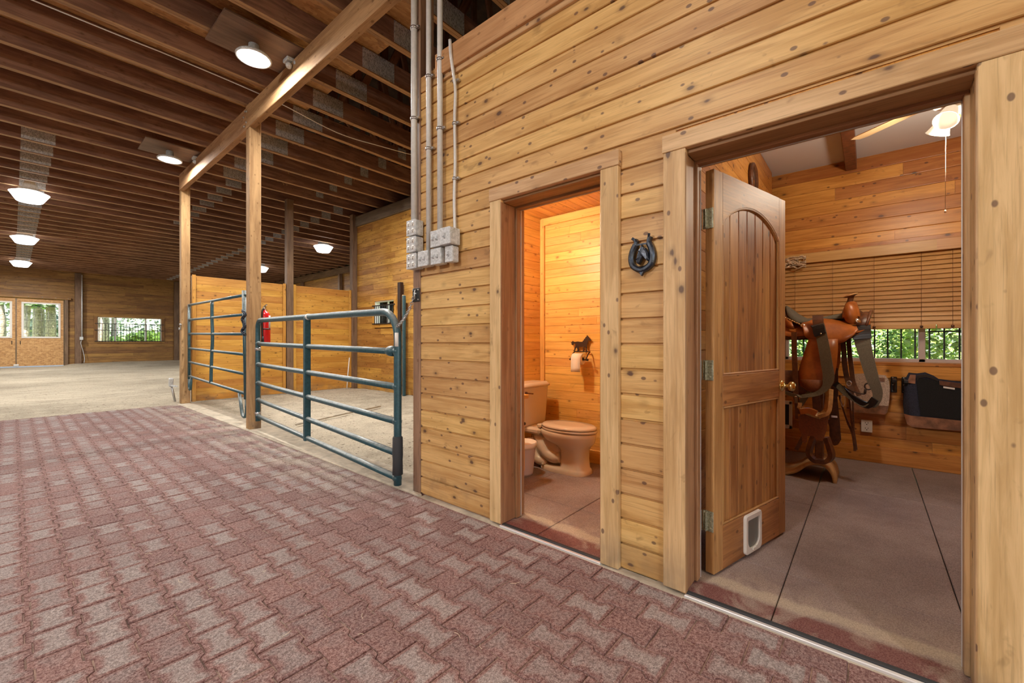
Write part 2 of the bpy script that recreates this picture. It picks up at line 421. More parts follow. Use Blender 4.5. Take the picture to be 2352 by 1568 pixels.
ORG = {}
def obj(name, mb, mats, parent=None, label=None):
    me = bpy.data.meshes.new(name)
    o = bpy.data.objects.new(name, me)
    if parent is not None: org = ORG[parent.name]
    else:
        lo = [min(p[k] for p in mb.v) for k in range(3)]; hi = [max(p[k] for p in mb.v) for k in range(3)]
        org = V(((lo[0] + hi[0]) / 2, (lo[1] + hi[1]) / 2, lo[2])); o.location = org
    me.from_pydata([tuple(p - org) for p in mb.v], [], mb.f)
    uvl = me.uv_layers.new(name='UVMap')
    uvl.data.foreach_set('uv', [c for f in mb.uv for q in f for c in (float(q[0]), float(q[1]))])
    at = me.attributes.new('rnd', 'FLOAT', 'FACE'); at.data.foreach_set('value', mb.r)
    if mb.ctr is not None:
        at = me.attributes.new('ctr', 'FLOAT', 'POINT'); at.data.foreach_set('value', mb.ctr)
    me.polygons.foreach_set('use_smooth', mb.sm); me.polygons.foreach_set('material_index', mb.mi)
    for k in (mats if isinstance(mats, (list, tuple)) else [mats]): me.materials.append(M[k] if isinstance(k, str) else k)
    me.update()
    COL.objects.link(o)
    ORG[o.name] = V(org)
    if parent is not None: o.parent = parent
    if label: o['label'] = label
    return o
def thing(name, label, cat, loc=(0, 0, 0), group=None):
    o = bpy.data.objects.new(name, None); COL.objects.link(o); o.location = loc; o.empty_display_size = .1
    ORG[o.name] = V(loc); o['label'] = label; o['category'] = cat
    if group: o['group'] = group
    return o
def tag(o, label, cat, group=None):
    o['label'] = label; o['category'] = cat
    if group: o['group'] = group
    return o
def struct(name, mb, mats, parent=None):
    o = obj(name, mb, mats, parent)
    if parent is None: o['kind'] = 'structure'
    return o
def dup(root, loc, label=None):
    r = root.copy(); COL.objects.link(r); r.location = loc; ORG[r.name] = V(loc)
    if label: r['label'] = label
    for ch in list(root.children):
        c = ch.copy(); COL.objects.link(c); c.parent = r
        for g in ch.children:
            d = g.copy(); COL.objects.link(d); d.parent = c
    return r

def planks(mb, o, L, H, N, length, z0, z1, pitch=.129, t=.022, ch=.006, z_off=0.0, joints=0.0, holes=(), chan=.0):
    """horizontal V-groove boarding on the plane at o: L along the boards, H up, N out of the wall; holes are (l0,l1,h0,h1)"""
    o, L, H, N = V(o), V(L), V(H), V(N)
    k0 = math.floor((z0 - z_off) / pitch); z = z_off + k0 * pitch
    while z < z1 - 1e-4:
        a, b = max(z, z0), min(z + pitch, z1); z += pitch
        if b - a < .008: continue
        cuts = [(0.0, length)]
        for (l0, l1, h0, h1) in holes:
            if b > h0 + .004 and a < h1 - .004:
                new = []
                for (p, q) in cuts:
                    if l1 <= p or l0 >= q: new.append((p, q))
                    else:
                        if l0 > p: new.append((p, l0))
                        if l1 < q: new.append((l1, q))
                cuts = new
        for (p, q) in cuts:
            segs = [(p, q)]
            if joints and q - p > joints * .8:
                c = p + random.random() * joints; segs = []; s0 = p
                while c < q - .3:
                    if c - s0 > .3: segs.append((s0, c)); s0 = c
                    c += joints * (.6 + .8 * random.random())
                segs.append((s0, q))
            for (s0, s1) in segs:
                if s1 - s0 < .004: continue
                g = .0012
                prof = [(-t, a), (-t * .35, a), (0 - ch * .2, a + ch * .1 + g), (0, a + ch + g), (0, b - ch - g), (0 - ch * .2, b - ch * .1 - g), (-t * .35, b), (-t, b)]
                if chan > 0: prof = [(-t, a), (-.013, a), (-.013, a + chan), (-.004, a + chan), (0, a + chan + .003), (0, b - .003), (-.004, b - .0005), (-t, b - .0004)]
                vs = []; n = len(prof)
                for l in (s0 + .0006, s1 - .0006):
                    vs += [o + L * l + N * c + H * h for c, h in prof]
                ou, ov = random.random() * 40, random.random() * 40
                fs = []; uv = []
                for i in range(n):
                    j = (i + 1) % n; f = (i, j, n + j, n + i)
                    if L.cross(H).dot(N) < 0: pass
                    else: f = f[::-1]
                    fs.append(f)
                    uv.append([(ou + (s0 if q_ < n else s1), ov + prof[q_ % n][1]) for q_ in f])
                e0 = tuple(range(n)); e1 = tuple(range(n, 2 * n))
                if L.cross(H).dot(N) < 0: e0 = e0[::-1]
                else: e1 = e1[::-1]
                fs += [e0, e1]; uv += [[(ou, ov)] * n, [(ou, ov)] * n]
                mb.add(vs, fs, uv)
# ---------------------------------------------------------------- camera
cam = bpy.data.cameras.new('camera'); co = bpy.data.objects.new('camera', cam); COL.objects.link(co)
co.location = (0, 0, 1.18); co.rotation_euler = (PI / 2, 0, math.radians(-49.81))
cam.sensor_width = 36; cam.lens = 969 / 2352 * 36; cam.clip_start = .02; cam.clip_end = 300
S.camera = co
X1, Y1, Z1 = V((1, 0, 0)), V((0, 1, 0)), V((0, 0, 1))

# ---------------------------------------------------------------- aisle floor of bone-shaped pavers
def pavers():
    mb = MB(); ctr = []
    P, Lh, d, g = .1405, .1003, .0105, .0011
    y0 = -2.05
    rows = range(-31, 1)
    for k in rows:
        xa = 2.008 + (k - 1) * P; xb = xa + P
        off = (k % 2) * Lh
        y = y0 + off - Lh
        while y < 9.9:
            ya, yb = y, y + 2 * Lh
            y += 2 * Lh
            if yb > 9.93: continue
            if (xa < -1.2 and ya < 1.5) : continue
            # half outline on the +x side: wide at the ends, narrow in the middle
            prof = [(ya, 1), (ya + .042, 1), (ya + .060, -1), (yb - .060, -1), (yb - .042, 1), (yb, 1)]
            right = [(xb + d * s_, yy) for yy, s_ in prof]; left = [(xa - d * s_, yy) for yy, s_ in prof]
            if k == 0: right = [(xb - .012, yy) for yy, s_ in prof]
            poly = right + left[::-1]
            cx, cy = (xa + xb) / 2, (ya + yb) / 2
            dz = random.uniform(-.0022, .0012); tx, ty = random.uniform(-.01, .01), random.uniform(-.006, .006)
            def ring(ins, z):
                out = []
                for (px, py) in poly:
                    sx = (1 if px > cx else -1); 
                    nx = px - sx * ins; ny = py; iy = min(ins, .020)
                    if abs(py - ya) < 1e-6: ny = py + iy
                    if abs(py - yb) < 1e-6: ny = py - iy
                    out.append((nx, ny, z + dz + (nx - cx) * tx + (ny - cy) * ty))
                return out
            rings = [ring(g, -.022), ring(g, -.005), ring(g + .004, 0.0), ring(g + .012, .0003), ring(g + .040, .0006)]
            n = len(poly); vs = [p for r in rings for p in r]; fs = []
            for i in range(4):
                for j in range(n):
                    l = (j + 1) % n; fs.append((i * n + j, i * n + l, (i + 1) * n + l, (i + 1) * n + j))
            t = 4 * n
            # cap as three quads-and-strips so that the narrow waist stays planar
            m_ = n // 2
            for j in range(m_ - 1): fs.append((t + j, t + j + 1, t + n - 2 - j, t + n - 1 - j))
            mb.add(vs, fs, rnd=random.random(), smooth=False)
            ctr += [0.0] * n + [0.0] * n + [.14] * n + [.30] * n + [1.0] * n
    mb.ctr = ctr
    return mb
pf = pavers()
struct('floor', pf, 'paver')
b = MB(); b.box(-14, 2.0, -9, 9.92, -.06, -.0048); struct('floor_bedding', b, 'joint')

def sand_patch(x0, x1, y0, y1, nx, ny, zf):
    mb = MB(); rows = []
    for i in range(nx + 1):
        x = x0 + (x1 - x0) * i / nx
        rows.append([(x, y0 + (y1 - y0) * j / ny, zf(x, y0 + (y1 - y0) * j / ny)) for j in range(ny + 1)])
    mb.grid(rows, flip=True); return mb
def z_arena(x, y):
    t = max(0, min(1, (y - 25.5) / 2.6))
    n_ = noise.noise((x * .7, y * .7, 3)) * .018 + noise.noise((x * 2.6, y * 2.6, 8)) * .012
    e = max(0, min(1, (y - 9.9) / .5))
    r = max(0, min(1, (x - 1.0) / 3))
    q = max(0, min(1, (1.75 - x) / .3)) * (1 if x > -1.6 else 0)
    return -.012 * (1 - e) + e * (.012 + n_ * (1 - q * t) + .17 * t * t * (.75 + .25 * r) * (1 - .72 * q))
def z_stall(x, y):
    e = max(0, min(1, (x - 2.3) / .25))
    return -.004 + e * (noise.noise((x * 1.5, y * 1.5, 1)) * .022 + noise.noise((x * 5, y * 5, 4)) * .012 + .012)
struct('floor_arena', sand_patch(-14, 9.3, 9.9, 28.4, 110, 96, z_arena), 'sand')
struct('floor_stall', sand_patch(2.26, 5.75, 2.62, 10.0, 60, 120, z_stall), 'sand')
b = MB(); b.box(2.0, 2.32, 2.745, 9.9, -.06, .006, .004); struct('floor_sill', b, 'concrete')
b = MB(); b.box(1.992, 2.03, 2.62, 9.9, -.05, .012, .005); struct('trim_curb', b, 'concrete')
b = MB(); b.box(1.990, 2.06, -1.7, 2.62, -.05, -.003, .004); struct('trim_wall_footing', b, 'concrete')

# ---------------------------------------------------------------- front wall of the rooms
WX = 2.043
BATH = (1.085, 1.80, 2.085); TACK = (-.272, .652, 2.07)
b = MB()
HY = 2.65; RY = -1.7                     # wall runs from y=2.65 (far corner) to y=-1.7
def l(y): return HY - y
planks(b, (WX, HY, 0), (0, -1, 0), Z1, (-1, 0, 0), HY - RY, 0.0, 3.225, .129, .022, .007, 0.0, joints=0, chan=.0105,
       holes=[(l(BATH[1] + .05), l(BATH[0] - .05), 0, BATH[2] + .04), (l(TACK[1] + .05), l(TACK[0] - .05), 0, TACK[2] + .04)])
struct('wall_right', b, 'siding')
# stud core and the inner faces
b = MB()
for (ya, yb, za, zb) in ((RY, TACK[0] - .02, 0, 3.2), (TACK[1] + .02, BATH[0] - .02, 0, 3.2), (BATH[1] + .02, HY, 0, 3.2), (TACK[0] - .02, TACK[1] + .02, TACK[2] + .02, 3.2), (BATH[0] - .02, BATH[1] + .02, BATH[2] + .02, 3.2)):
    b.box(2.062, 2.235, ya, yb, za, zb)
struct('wall_right_core', b, 'room')
# fascia board along the top
b = MB(); b.box(1.998, 2.04, RY, 2.43, 3.118, 3.282, .004); struct('trim_fascia', b, 'fascia')
b = MB(); b.box(2.022, 2.045, RY, 2.42, 3.085, 3.122, .003); struct('trim_fascia_strip', b, 'casing')
# casings: flat boards round both openings
def casing(name, yi0, yi1, yo0, yo1, zi, zo, side_w):
    b = MB()
    b.box(2.012, 2.045, yi1 - .003, yo1, 0.012, zi, .003)
    struct(name, b, 'casing')
    b = MB(); b.box(2.012, 2.045, yo0, yi0 + .003, 0.004, zi, .003); struct(name, b, 'casing')
    b = MB(); b.box(2.008, 2.045, yo0 - .004, yo1 + .004, zi, zo, .003); struct(name, b, 'casing')
casing('trim_bath_casing', BATH[0], BATH[1], .985, 1.892, 2.09, 2.172, .09)
casing('trim_tack_casing', TACK[0], TACK[1], -.367, .752, 2.08, 2.162, .09)
# jambs lining the openings, with a stop and a metal weather strip
def jamb(name, y0, y1, zt, pale=False):
    b = MB()
    for y, s in ((y1, 1), (y0, -1)):
        if s < 0 and pale: continue
        b.box(2.045, 2.262, y, y + s * .03, 0.006, zt, .002)
        b.box(2.014, 2.046, y - s * .006, y + s * .022, .008, zt, .004)
        b.box(2.160, 2.205, y - s * .014, y + s * .002, 0.006, zt - .012, .003)
    b.box(2.045, 2.262, y0, y1, zt, zt + .03, .002)
    b.box(2.160, 2.205, y0, y1, zt - .014, zt + .002, .003)
    o = struct(name, b, 'jamb')
    if pale:
        b = MB(); b.box(2.045, 2.262, y0 - .03, y0, .006, zt, .002); b.box(2.014, 2.046, y0 - .022, y0 + .006, .008, zt, .004); b.box(2.160, 2.205, y0 - .002, y0 + .014, .006, zt - .012, .003)
        struct('lit_jamb_side', b, 'casing', o)  # right jamb in paler wood: the light falling on it is in the colour
    b = MB()
    for y, s in ((y1, 1), (y0, -1)): b.box(2.206, 2.212, y - s * .016, y + s * .001, .01, zt - .01)
    b.box(2.206, 2.212, y0, y1, zt - .016, zt)
    struct('weather_strip', b, 'alu', o)
    return o
jb = jamb('trim_bath_jamb', BATH[0], BATH[1], BATH[2] - .01)
jt = jamb('trim_tack_jamb', TACK[0], TACK[1], TACK[2] - .008, True)
b = MB(); b.box(2.196, 2.232, TACK[0] - .002, TACK[0] + .003, 1.40, 1.50, .002); b.box(2.186, 2.2, TACK[0] - .001, TACK[0] + .012, 1.42, 1.485, .004)
struct('strike_plate', b, 'steel', jt)
# thresholds: pale strip, black rubber edge
for nm, (y0, y1, _) in (('trim_bath_threshold', BATH), ('trim_tack_threshold', TACK)):
    b = MB(); b.box(2.004, 2.024, y0, y1, -.02, .008, .003); o = struct(nm, b, 'alu')
    b = MB(); b.box(2.026, 2.052, y0, y1, -.02, .012, .004); struct('rubber_edge', b, 'rubberblk', o)

# ---------------------------------------------------------------- tack room and bathroom shells
b = MB()   # rubber mats with open seams
xs = [2.054, 2.54, 3.117, 3.712, 4.29, 4.87, 5.46]
ys = [-1.7, -.93, -.29 - .02, .315, .80]
for i in range(len(xs) - 1):
    for j in range(len(ys) - 1):
        b.box(xs[i] + .0022, xs[i + 1] - .0022, ys[j] + .0022, ys[j + 1] - .0022, -.02, .002 + random.uniform(-.001, .001), .003)
struct('floor_tack_room', b, 'mat')
b = MB()
xs = [2.054, 2.57, 3.17, 3.68]; ys = [.98, 1.545, 2.14, 2.67]
for i in range(len(xs) - 1):
    for j in range(len(ys) - 1):
        b.box(xs[i] + .0022, xs[i + 1] - .0022, ys[j] + .0022, ys[j + 1] - .0022, -.02, .002 + random.uniform(-.001, .001), .003)
struct('floor_bathroom', b, 'mat')
# tack room back wall (with the window hole)
XB = 5.44
WIN = (-1.25, .70, .985, 2.06)      # y0,y1,z0,z1 of the back window
b = MB()
planks(b, (XB, 1.4, 0), (0, -1, 0), Z1, (-1, 0, 0), 3.1, 0, 3.02, .125, .022, .005, joints=2.2, holes=[(1.4 - WIN[1], 1.4 - WIN[0], WIN[2], WIN[3])])
struct('wall_tack_back', b, 'room')
b = MB()
b.box(XB + .02, XB + .16, -1.7, 1.45, 0, WIN[2]); b.box(XB + .02, XB + .16, -1.7, 1.45, WIN[3], 3.1); b.box(XB + .02, XB + .16, WIN[1], 1.45, WIN[2], WIN[3]); b.box(XB + .02, XB + .16, -1.7, WIN[0], WIN[2], WIN[3])
struct('wall_tack_back_core', b, 'arena')
b = MB()
planks(b, (2.262, .795, 0), X1, Z1, (0, -1, 0), 3.02, 0, 3.0, .125, .022, .005, joints=2.4)
struct('wall_tack_left', b, 'room')
b = MB(); b.box(4.0, XB + .1, 1.405, 1.45, 0, 3.05); b.box(4.0, 4.05, .96, 1.41, 0, 3.05); struct('wall_alcove', b, 'room')
b = MB(); b.box(4.05, XB, .80, 1.41, -.02, .0015); struct('floor_alcove', b, 'mat')
b = MB(); b.box(2.24, 5.283, .82, .96, 0, 3.0); struct('wall_partition_core', b, 'room')
b = MB(); planks(b, (2.262, -1.68, 0), X1, Z1, Y1, XB - 2.262, 0, 3.02, .125, .022, .005, joints=2.4); struct('wall_tack_right', b, 'room')
b = MB(); b.box(2.235, XB + .1, -1.72, 1.45, 3.005, 3.05); struct('ceiling_tack_room', b, 'ceilingw')
b = MB(); b.box(XB - .028, XB + .002, -1.7, .79, 0.002, .155, .004); struct('baseboard_tack_back', b, 'room')
# bathroom
b = MB(); planks(b, (3.64, 2.67, 0), (0, -1, 0), Z1, (-1, 0, 0), 1.72, 0, 2.5, .084, .02, .003, joints=1.5); struct('wall_bath_back', b, 'bath')
b = MB(); planks(b, (2.262, 2.67, 0), X1, Z1, (0, -1, 0), 1.38, 0, 2.5, .084, .02, .003); struct('wall_bath_left', b, 'bath')
b = MB(); planks(b, (2.262, .975, 0), X1, Z1, Y1, 1.38, 0, 2.5, .105, .02, .0035); struct('wall_bath_right', b, 'bath')
b = MB(); planks(b, (2.24, .97, 2.485), X1, Y1, (0, 0, -1), 1.42, 0, 1.72, .105, .02, .004); struct('ceiling_bathroom', b, 'room')
b = MB(); b.box(3.618, 3.655, 2.615, 2.668, .1, 2.47, .003); b.box(3.618, 3.645, .98, 2.668, 2.40, 2.472, .003); struct('trim_bath_corner', b, 'bath')
b = MB(); b.box(3.618, 3.645, .98, 2.668, .003, .13, .004); struct('baseboard_bath_back', b, 'bath')
b = MB(); b.box(2.235, 3.7, 2.675, 2.70, 0, 2.55); b.box(3.645, 3.70, .97, 2.70, 0, 2.55); b.box(2.235, 3.7, .96, 2.70, 2.505, 2.56); struct('wall_bath_core', b, 'room')

# ---------------------------------------------------------------- stall walls
b = MB(); planks(b, (2.24, 2.70, 0), X1, Z1, Y1, 3.4, 0, 3.2, .135, .022, .005, joints=2.5); struct('wall_stall_near', b, 'stall')
XO = 5.633
SW = (8.28, 9.08, 1.60, 2.14)
b = MB(); planks(b, (XO, 10.0, 0), (0, -1, 0), Z1, (-1, 0, 0), 7.3, 0, 4.075, .135, .022, .005, joints=2.2, holes=[(10.0 - SW[1], 10.0 - SW[0], SW[2], SW[3])])
struct('wall_stall_outer', b, 'stallwall')
b = MB()
b.box(XO + .02, XO + .14, .8, 10, 0, SW[2]); b.box(XO + .02, XO + .14, .8, 10, SW[3], 4.07); b.box(XO + .02, XO + .14, SW[1], 10, SW[2], SW[3]); b.box(XO + .02, XO + .14, .8, SW[0], SW[2], SW[3])
struct('wall_outer_core', b, 'arena')
# partition between stall and arena, in two bays, with framing strips
for i, (xa, xb) in enumerate(((2.23, 3.94), (4.10, 5.50))):
    b = MB(); planks(b, (xa, 9.98, 0), X1, Z1, (0, -1, 0), xb - xa, .02, 2.455, .135, .022, .005)
    b.box(xa, xb, 9.985, 10.02, .02, 2.455)
    o = struct('wall_stall_partition', b, 'stall')
    b = MB()
    for x in (xa + .03, xb - .03): b.box(x - .03, x + .03, 9.935, 9.958, .02, 2.47, .003)
    struct('trim_strip', b, 'stall', o)
b = MB(); planks(b, (2.3, 10.06, 0), X1, Z1, Y1, 3.2, .02, 2.455, .135, .022, .005); struct('wall_stall_partition_back', b, 'arena')

# ---------------------------------------------------------------- arena walls
YF = 28.4
FW = (2.64, 5.05, 1.18, 2.37)
FD = (-1.42, 1.53, .12, 3.06)
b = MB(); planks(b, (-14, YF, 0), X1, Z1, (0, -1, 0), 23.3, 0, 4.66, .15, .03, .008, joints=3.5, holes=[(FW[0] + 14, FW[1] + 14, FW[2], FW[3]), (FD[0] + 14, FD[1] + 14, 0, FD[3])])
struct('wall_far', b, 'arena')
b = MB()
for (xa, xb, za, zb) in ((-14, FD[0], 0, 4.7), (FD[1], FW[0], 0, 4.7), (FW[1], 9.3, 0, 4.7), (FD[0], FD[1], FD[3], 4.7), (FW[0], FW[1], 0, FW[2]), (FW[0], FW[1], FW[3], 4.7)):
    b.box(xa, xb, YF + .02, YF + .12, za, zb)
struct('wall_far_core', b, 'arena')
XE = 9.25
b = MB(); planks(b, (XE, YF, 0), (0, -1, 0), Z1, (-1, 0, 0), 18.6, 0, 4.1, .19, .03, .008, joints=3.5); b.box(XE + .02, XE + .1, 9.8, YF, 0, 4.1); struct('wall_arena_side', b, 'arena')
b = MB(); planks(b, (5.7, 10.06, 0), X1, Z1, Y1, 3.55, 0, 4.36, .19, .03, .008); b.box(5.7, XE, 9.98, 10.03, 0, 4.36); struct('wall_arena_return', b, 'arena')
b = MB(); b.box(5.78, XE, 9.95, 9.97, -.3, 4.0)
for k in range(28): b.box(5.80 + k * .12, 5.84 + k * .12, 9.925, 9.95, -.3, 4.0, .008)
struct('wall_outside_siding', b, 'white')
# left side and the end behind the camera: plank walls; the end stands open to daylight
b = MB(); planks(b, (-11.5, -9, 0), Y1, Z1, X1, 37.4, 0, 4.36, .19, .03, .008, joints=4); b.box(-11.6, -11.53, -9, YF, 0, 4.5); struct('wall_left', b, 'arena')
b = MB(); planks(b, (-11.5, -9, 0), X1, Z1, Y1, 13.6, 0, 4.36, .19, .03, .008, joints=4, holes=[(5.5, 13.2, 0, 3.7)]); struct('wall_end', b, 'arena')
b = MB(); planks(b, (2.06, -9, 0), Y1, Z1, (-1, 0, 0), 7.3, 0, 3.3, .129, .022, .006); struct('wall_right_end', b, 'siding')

# roof: strand-board deck over the truss chords, sloped deck over the open side, ridge side closed
b = MB(); b.box(-11.6, 2.84, -9.1, 5.3, 4.635, 4.66); b.box(-11.6, 2.84, 5.3, YF + .2, 4.635, 4.66); struct('ceiling', b, 'osb')
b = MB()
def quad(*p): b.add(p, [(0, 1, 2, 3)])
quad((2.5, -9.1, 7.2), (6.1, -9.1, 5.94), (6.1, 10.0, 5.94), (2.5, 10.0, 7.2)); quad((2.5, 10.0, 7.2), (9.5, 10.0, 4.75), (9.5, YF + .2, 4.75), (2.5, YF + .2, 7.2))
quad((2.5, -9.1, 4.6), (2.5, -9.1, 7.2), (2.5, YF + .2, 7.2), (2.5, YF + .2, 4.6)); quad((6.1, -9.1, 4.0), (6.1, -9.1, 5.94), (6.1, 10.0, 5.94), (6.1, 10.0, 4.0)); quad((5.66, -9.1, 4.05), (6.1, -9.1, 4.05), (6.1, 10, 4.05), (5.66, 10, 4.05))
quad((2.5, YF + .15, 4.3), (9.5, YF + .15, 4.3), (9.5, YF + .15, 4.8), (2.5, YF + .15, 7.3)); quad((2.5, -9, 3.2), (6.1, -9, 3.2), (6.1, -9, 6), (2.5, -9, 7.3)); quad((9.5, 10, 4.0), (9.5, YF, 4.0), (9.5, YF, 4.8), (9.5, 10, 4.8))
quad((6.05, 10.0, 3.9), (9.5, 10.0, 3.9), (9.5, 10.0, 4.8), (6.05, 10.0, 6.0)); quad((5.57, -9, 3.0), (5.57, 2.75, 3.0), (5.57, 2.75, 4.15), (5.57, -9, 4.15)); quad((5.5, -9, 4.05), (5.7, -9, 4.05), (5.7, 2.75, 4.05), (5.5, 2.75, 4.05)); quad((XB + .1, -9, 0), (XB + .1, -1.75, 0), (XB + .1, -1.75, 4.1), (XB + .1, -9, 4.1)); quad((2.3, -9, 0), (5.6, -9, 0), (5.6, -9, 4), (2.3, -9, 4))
struct('ceiling_roof_deck', b, 'shadedeck')
b = MB(); b.box(2.24, 5.7, .7, 2.72, 3.05, 3.07); struct('ceiling_room_top', b, 'osb')
# arena side top beam with boards and posts seen over the partition
b = MB(); b.box(XE - .14, XE - .02, 10.1, YF, 4.10, 4.36, .006); struct('trim_arena_beam', b, 'dkpost')
for yy in (13.6, 17.5, 21.2, 25):
    b = MB(); b.box(XE - .15, XE - .03, yy - .07, yy + .07, 0, 4.1, .004); tag(obj('timber_post', b, 'dkpost'), {13.6: 'brown post on the arena side wall nearest the stall, under its top beam', 17.5: 'second brown post along the arena side wall beyond the stall', 21.2: 'third brown post along the arena side wall beyond the stall', 25: 'farthest brown post along the arena side wall'}[yy], 'post', 'posts on the arena side wall')
# ---------------------------------------------------------------- roof trusses
ORD = ['first', 'second', 'third', 'fourth', 'fifth', 'sixth', 'seventh', 'eighth', 'ninth', 'tenth', 'eleventh', 'twelfth', 'thirteenth', 'fourteenth', 'fifteenth', 'sixteenth', 'seventeenth', 'eighteenth', 'nineteenth', 'twentieth',
       'twenty-first', 'twenty-second', 'twenty-third', 'twenty-fourth', 'twenty-fifth', 'twenty-sixth', 'twenty-seventh', 'twenty-eighth', 'twenty-ninth', 'thirtieth', 'thirty-first', 'thirty-second', 'thirty-third', 'thirty-fourth', 'thirty-fifth', 'thirty-sixth', 'thirty-seventh', 'thirty-eighth', 'thirty-ninth', 'fortieth', 'forty-first']
ZT = 4.375
def make_truss(kind, y, label):
    """kind 0: nearest the stall; 1: over the arena; both two planks thick with nail plates"""
    t = thing('roof_truss', label, 'roof truss', (2.0, y, ZT), 'timber roof trusses')
    xe = 5.95 if kind == 0 else 9.2
    b = MB()
    for s_, d in ((-1, .0), (1, .004)):
        b.obox(((xe - 11.4) / 2, y + s_ * .0215, ZT + .128 + d), X1, Y1, Z1, (xe + 11.4) / 2, .0195, .128, .003)
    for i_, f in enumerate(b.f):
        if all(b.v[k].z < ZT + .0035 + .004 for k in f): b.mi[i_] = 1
    obj('bottom_chord', b, ['truss', 'trusslit'], t)
    pl = [(2.635, 3.065, .0, .235)]
    if kind == 0: pl += [(4.43, 4.60, .07, .25)]
    else: pl = [(.085, .455, .0, .22), (5.16, 5.40, .0, .21)]
    if kind == 2: pl = [(.085, .455, .0, .22), (2.85, 3.14, .03, .17), (5.16, 5.40, .0, .21)]
    for (xa, xb, za, zb) in pl:
        b = MB(); b.box(xa, xb, y - .0445, y - .0415, ZT + za + .012, ZT + zb + .012, .001)
        obj('nail_plate', b, 'plate' if 'plate' in M else 'galv', t)
    if kind == 0:
        for (xa, za, xb, zb) in ((2.95, .25, 2.95, 2.5), (3.05, .25, 3.95, 2.2), (4.45, .25, 3.95, 2.1), (4.5, .25, 4.5, 2.0), (4.6, .25, 5.5, 1.75), (5.62, .25, 5.62, 1.7)):
            b = MB(); b.bar((xa, y, ZT + za), (xb, y, ZT + zb), .038, .089, (1, 0, 0) if xa == xb else (0, 0, 1)); obj('web', b, 'truss', t)
    return t
def galv_plate():
    t = NT('stamped nail plate')
    c = t.n('TexCoord').outputs['Object']
    w = t.n('TexVoronoi', {'Vector': t.n('Mapping', {'Vector': c, 'Scale': (1.0, 1.0, .45)}).outputs[0], 'Scale': 75.0})
    n_ = t.noise(c, 26, 3, .6)
    col = t.mix(t.rng(w.outputs['Distance'], .15, .5), (.22, .235, .25), (.56, .58, .60))
    col = t.mix(t.rng(n_, .4, .65, 0, .4), col, (.18, .18, .18))
    return t.bsdf(col, .5, .45, height=w.outputs['Distance'], bump=.5, bdist=.003)
M['plate'] = galv_plate()
ys_ = [2.66 + .63 * k for k in range(41)]
lab = lambda k: ('dark brown timber roof truss, the %s counting from the end nearest the bathroom wall' % ORD[k]) if k < 13 else ('dark brown timber roof truss over the arena, the %s counting from the bathroom wall' % ORD[k])
proto = {}
for k, y in enumerate(ys_):
    kind = 0 if y < 10.1 else (2 if y < 15 else 1)
    if kind not in proto: proto[kind] = make_truss(kind, y, lab(k))
    else: dup(proto[kind], (2.0, y, ZT), lab(k))

# ---------------------------------------------------------------- posts and beams
def post(x0, x1, y0, y1, z0, z1, mat, label, group='square timber posts'):
    b = MB(); b.box(x0, x1, y0, y1, z0, z1, .006)
    return tag(obj('timber_post', b, mat), label, 'post', group)
post(2.04, 2.18, 6.30, 6.44, 0.0, 4.37, 'post', 'tall square timber post between the two green gates')
post(2.06, 2.20, 9.93, 10.07, 0.0, 4.37, 'post', 'tall square timber post at the corner of arena and stall')
post(2.035, 2.175, 2.652, 2.742, 0.0, 4.37, 'cornerpost', 'dark stained post at the end of the bathroom wall carrying conduit')
post(3.95, 4.09, 9.90, 10.04, 0.0, 4.37, 'dkpost', 'brown square post in the middle of the stall partition')
post(5.50, 5.63, 9.88, 10.02, 0.0, 4.37, 'dkpost', 'dark post in the back corner of the stall, meeting the outer wall')
post(1.87, 2.09, YF - .2, YF - .03, 0.05, 4.37, 'dkpost', 'dark post on the far wall between the sliding doors and the barred window')
post(5.55, 5.75, YF - .22, YF - .03, 0.05, 4.37, 'dkpost', 'dark post on the far wall right of the wide window')
t = thing('lintel_beam', 'long brown timber beam carried by the tall posts along the aisle', 'beam', (2.07, 6.3, 4.03))
b = MB(); b.box(2.028, 2.108, 6.42, 9.94, 4.035, 4.325, .005); obj('beam_timber', b, 'post', t)
b = MB(); b.box(2.028, 2.108, -3.0, 6.415, 4.045, 4.335, .005); obj('beam_timber', b, 'post', t)
b = MB()
for yy, zz in ((6.36, 4.26), (6.48, 4.22), (6.38, 4.12), (6.46, 4.09), (6.42, 4.28)): b.lathe([(0, 0), (.014, 0), (.014, .008), (.006, .014), (0, .014)], (2.028, yy, zz), (-1, 0, 0), 8)
obj('bolt_heads', b, 'steel', t)
b = MB(); b.box(5.575, 5.70, 2.6, 10.05, 4.075, 4.325, .008); tag(obj('header_beam', b, 'greybeam'), 'grey weathered header beam along the top of the outer stall wall', 'beam')

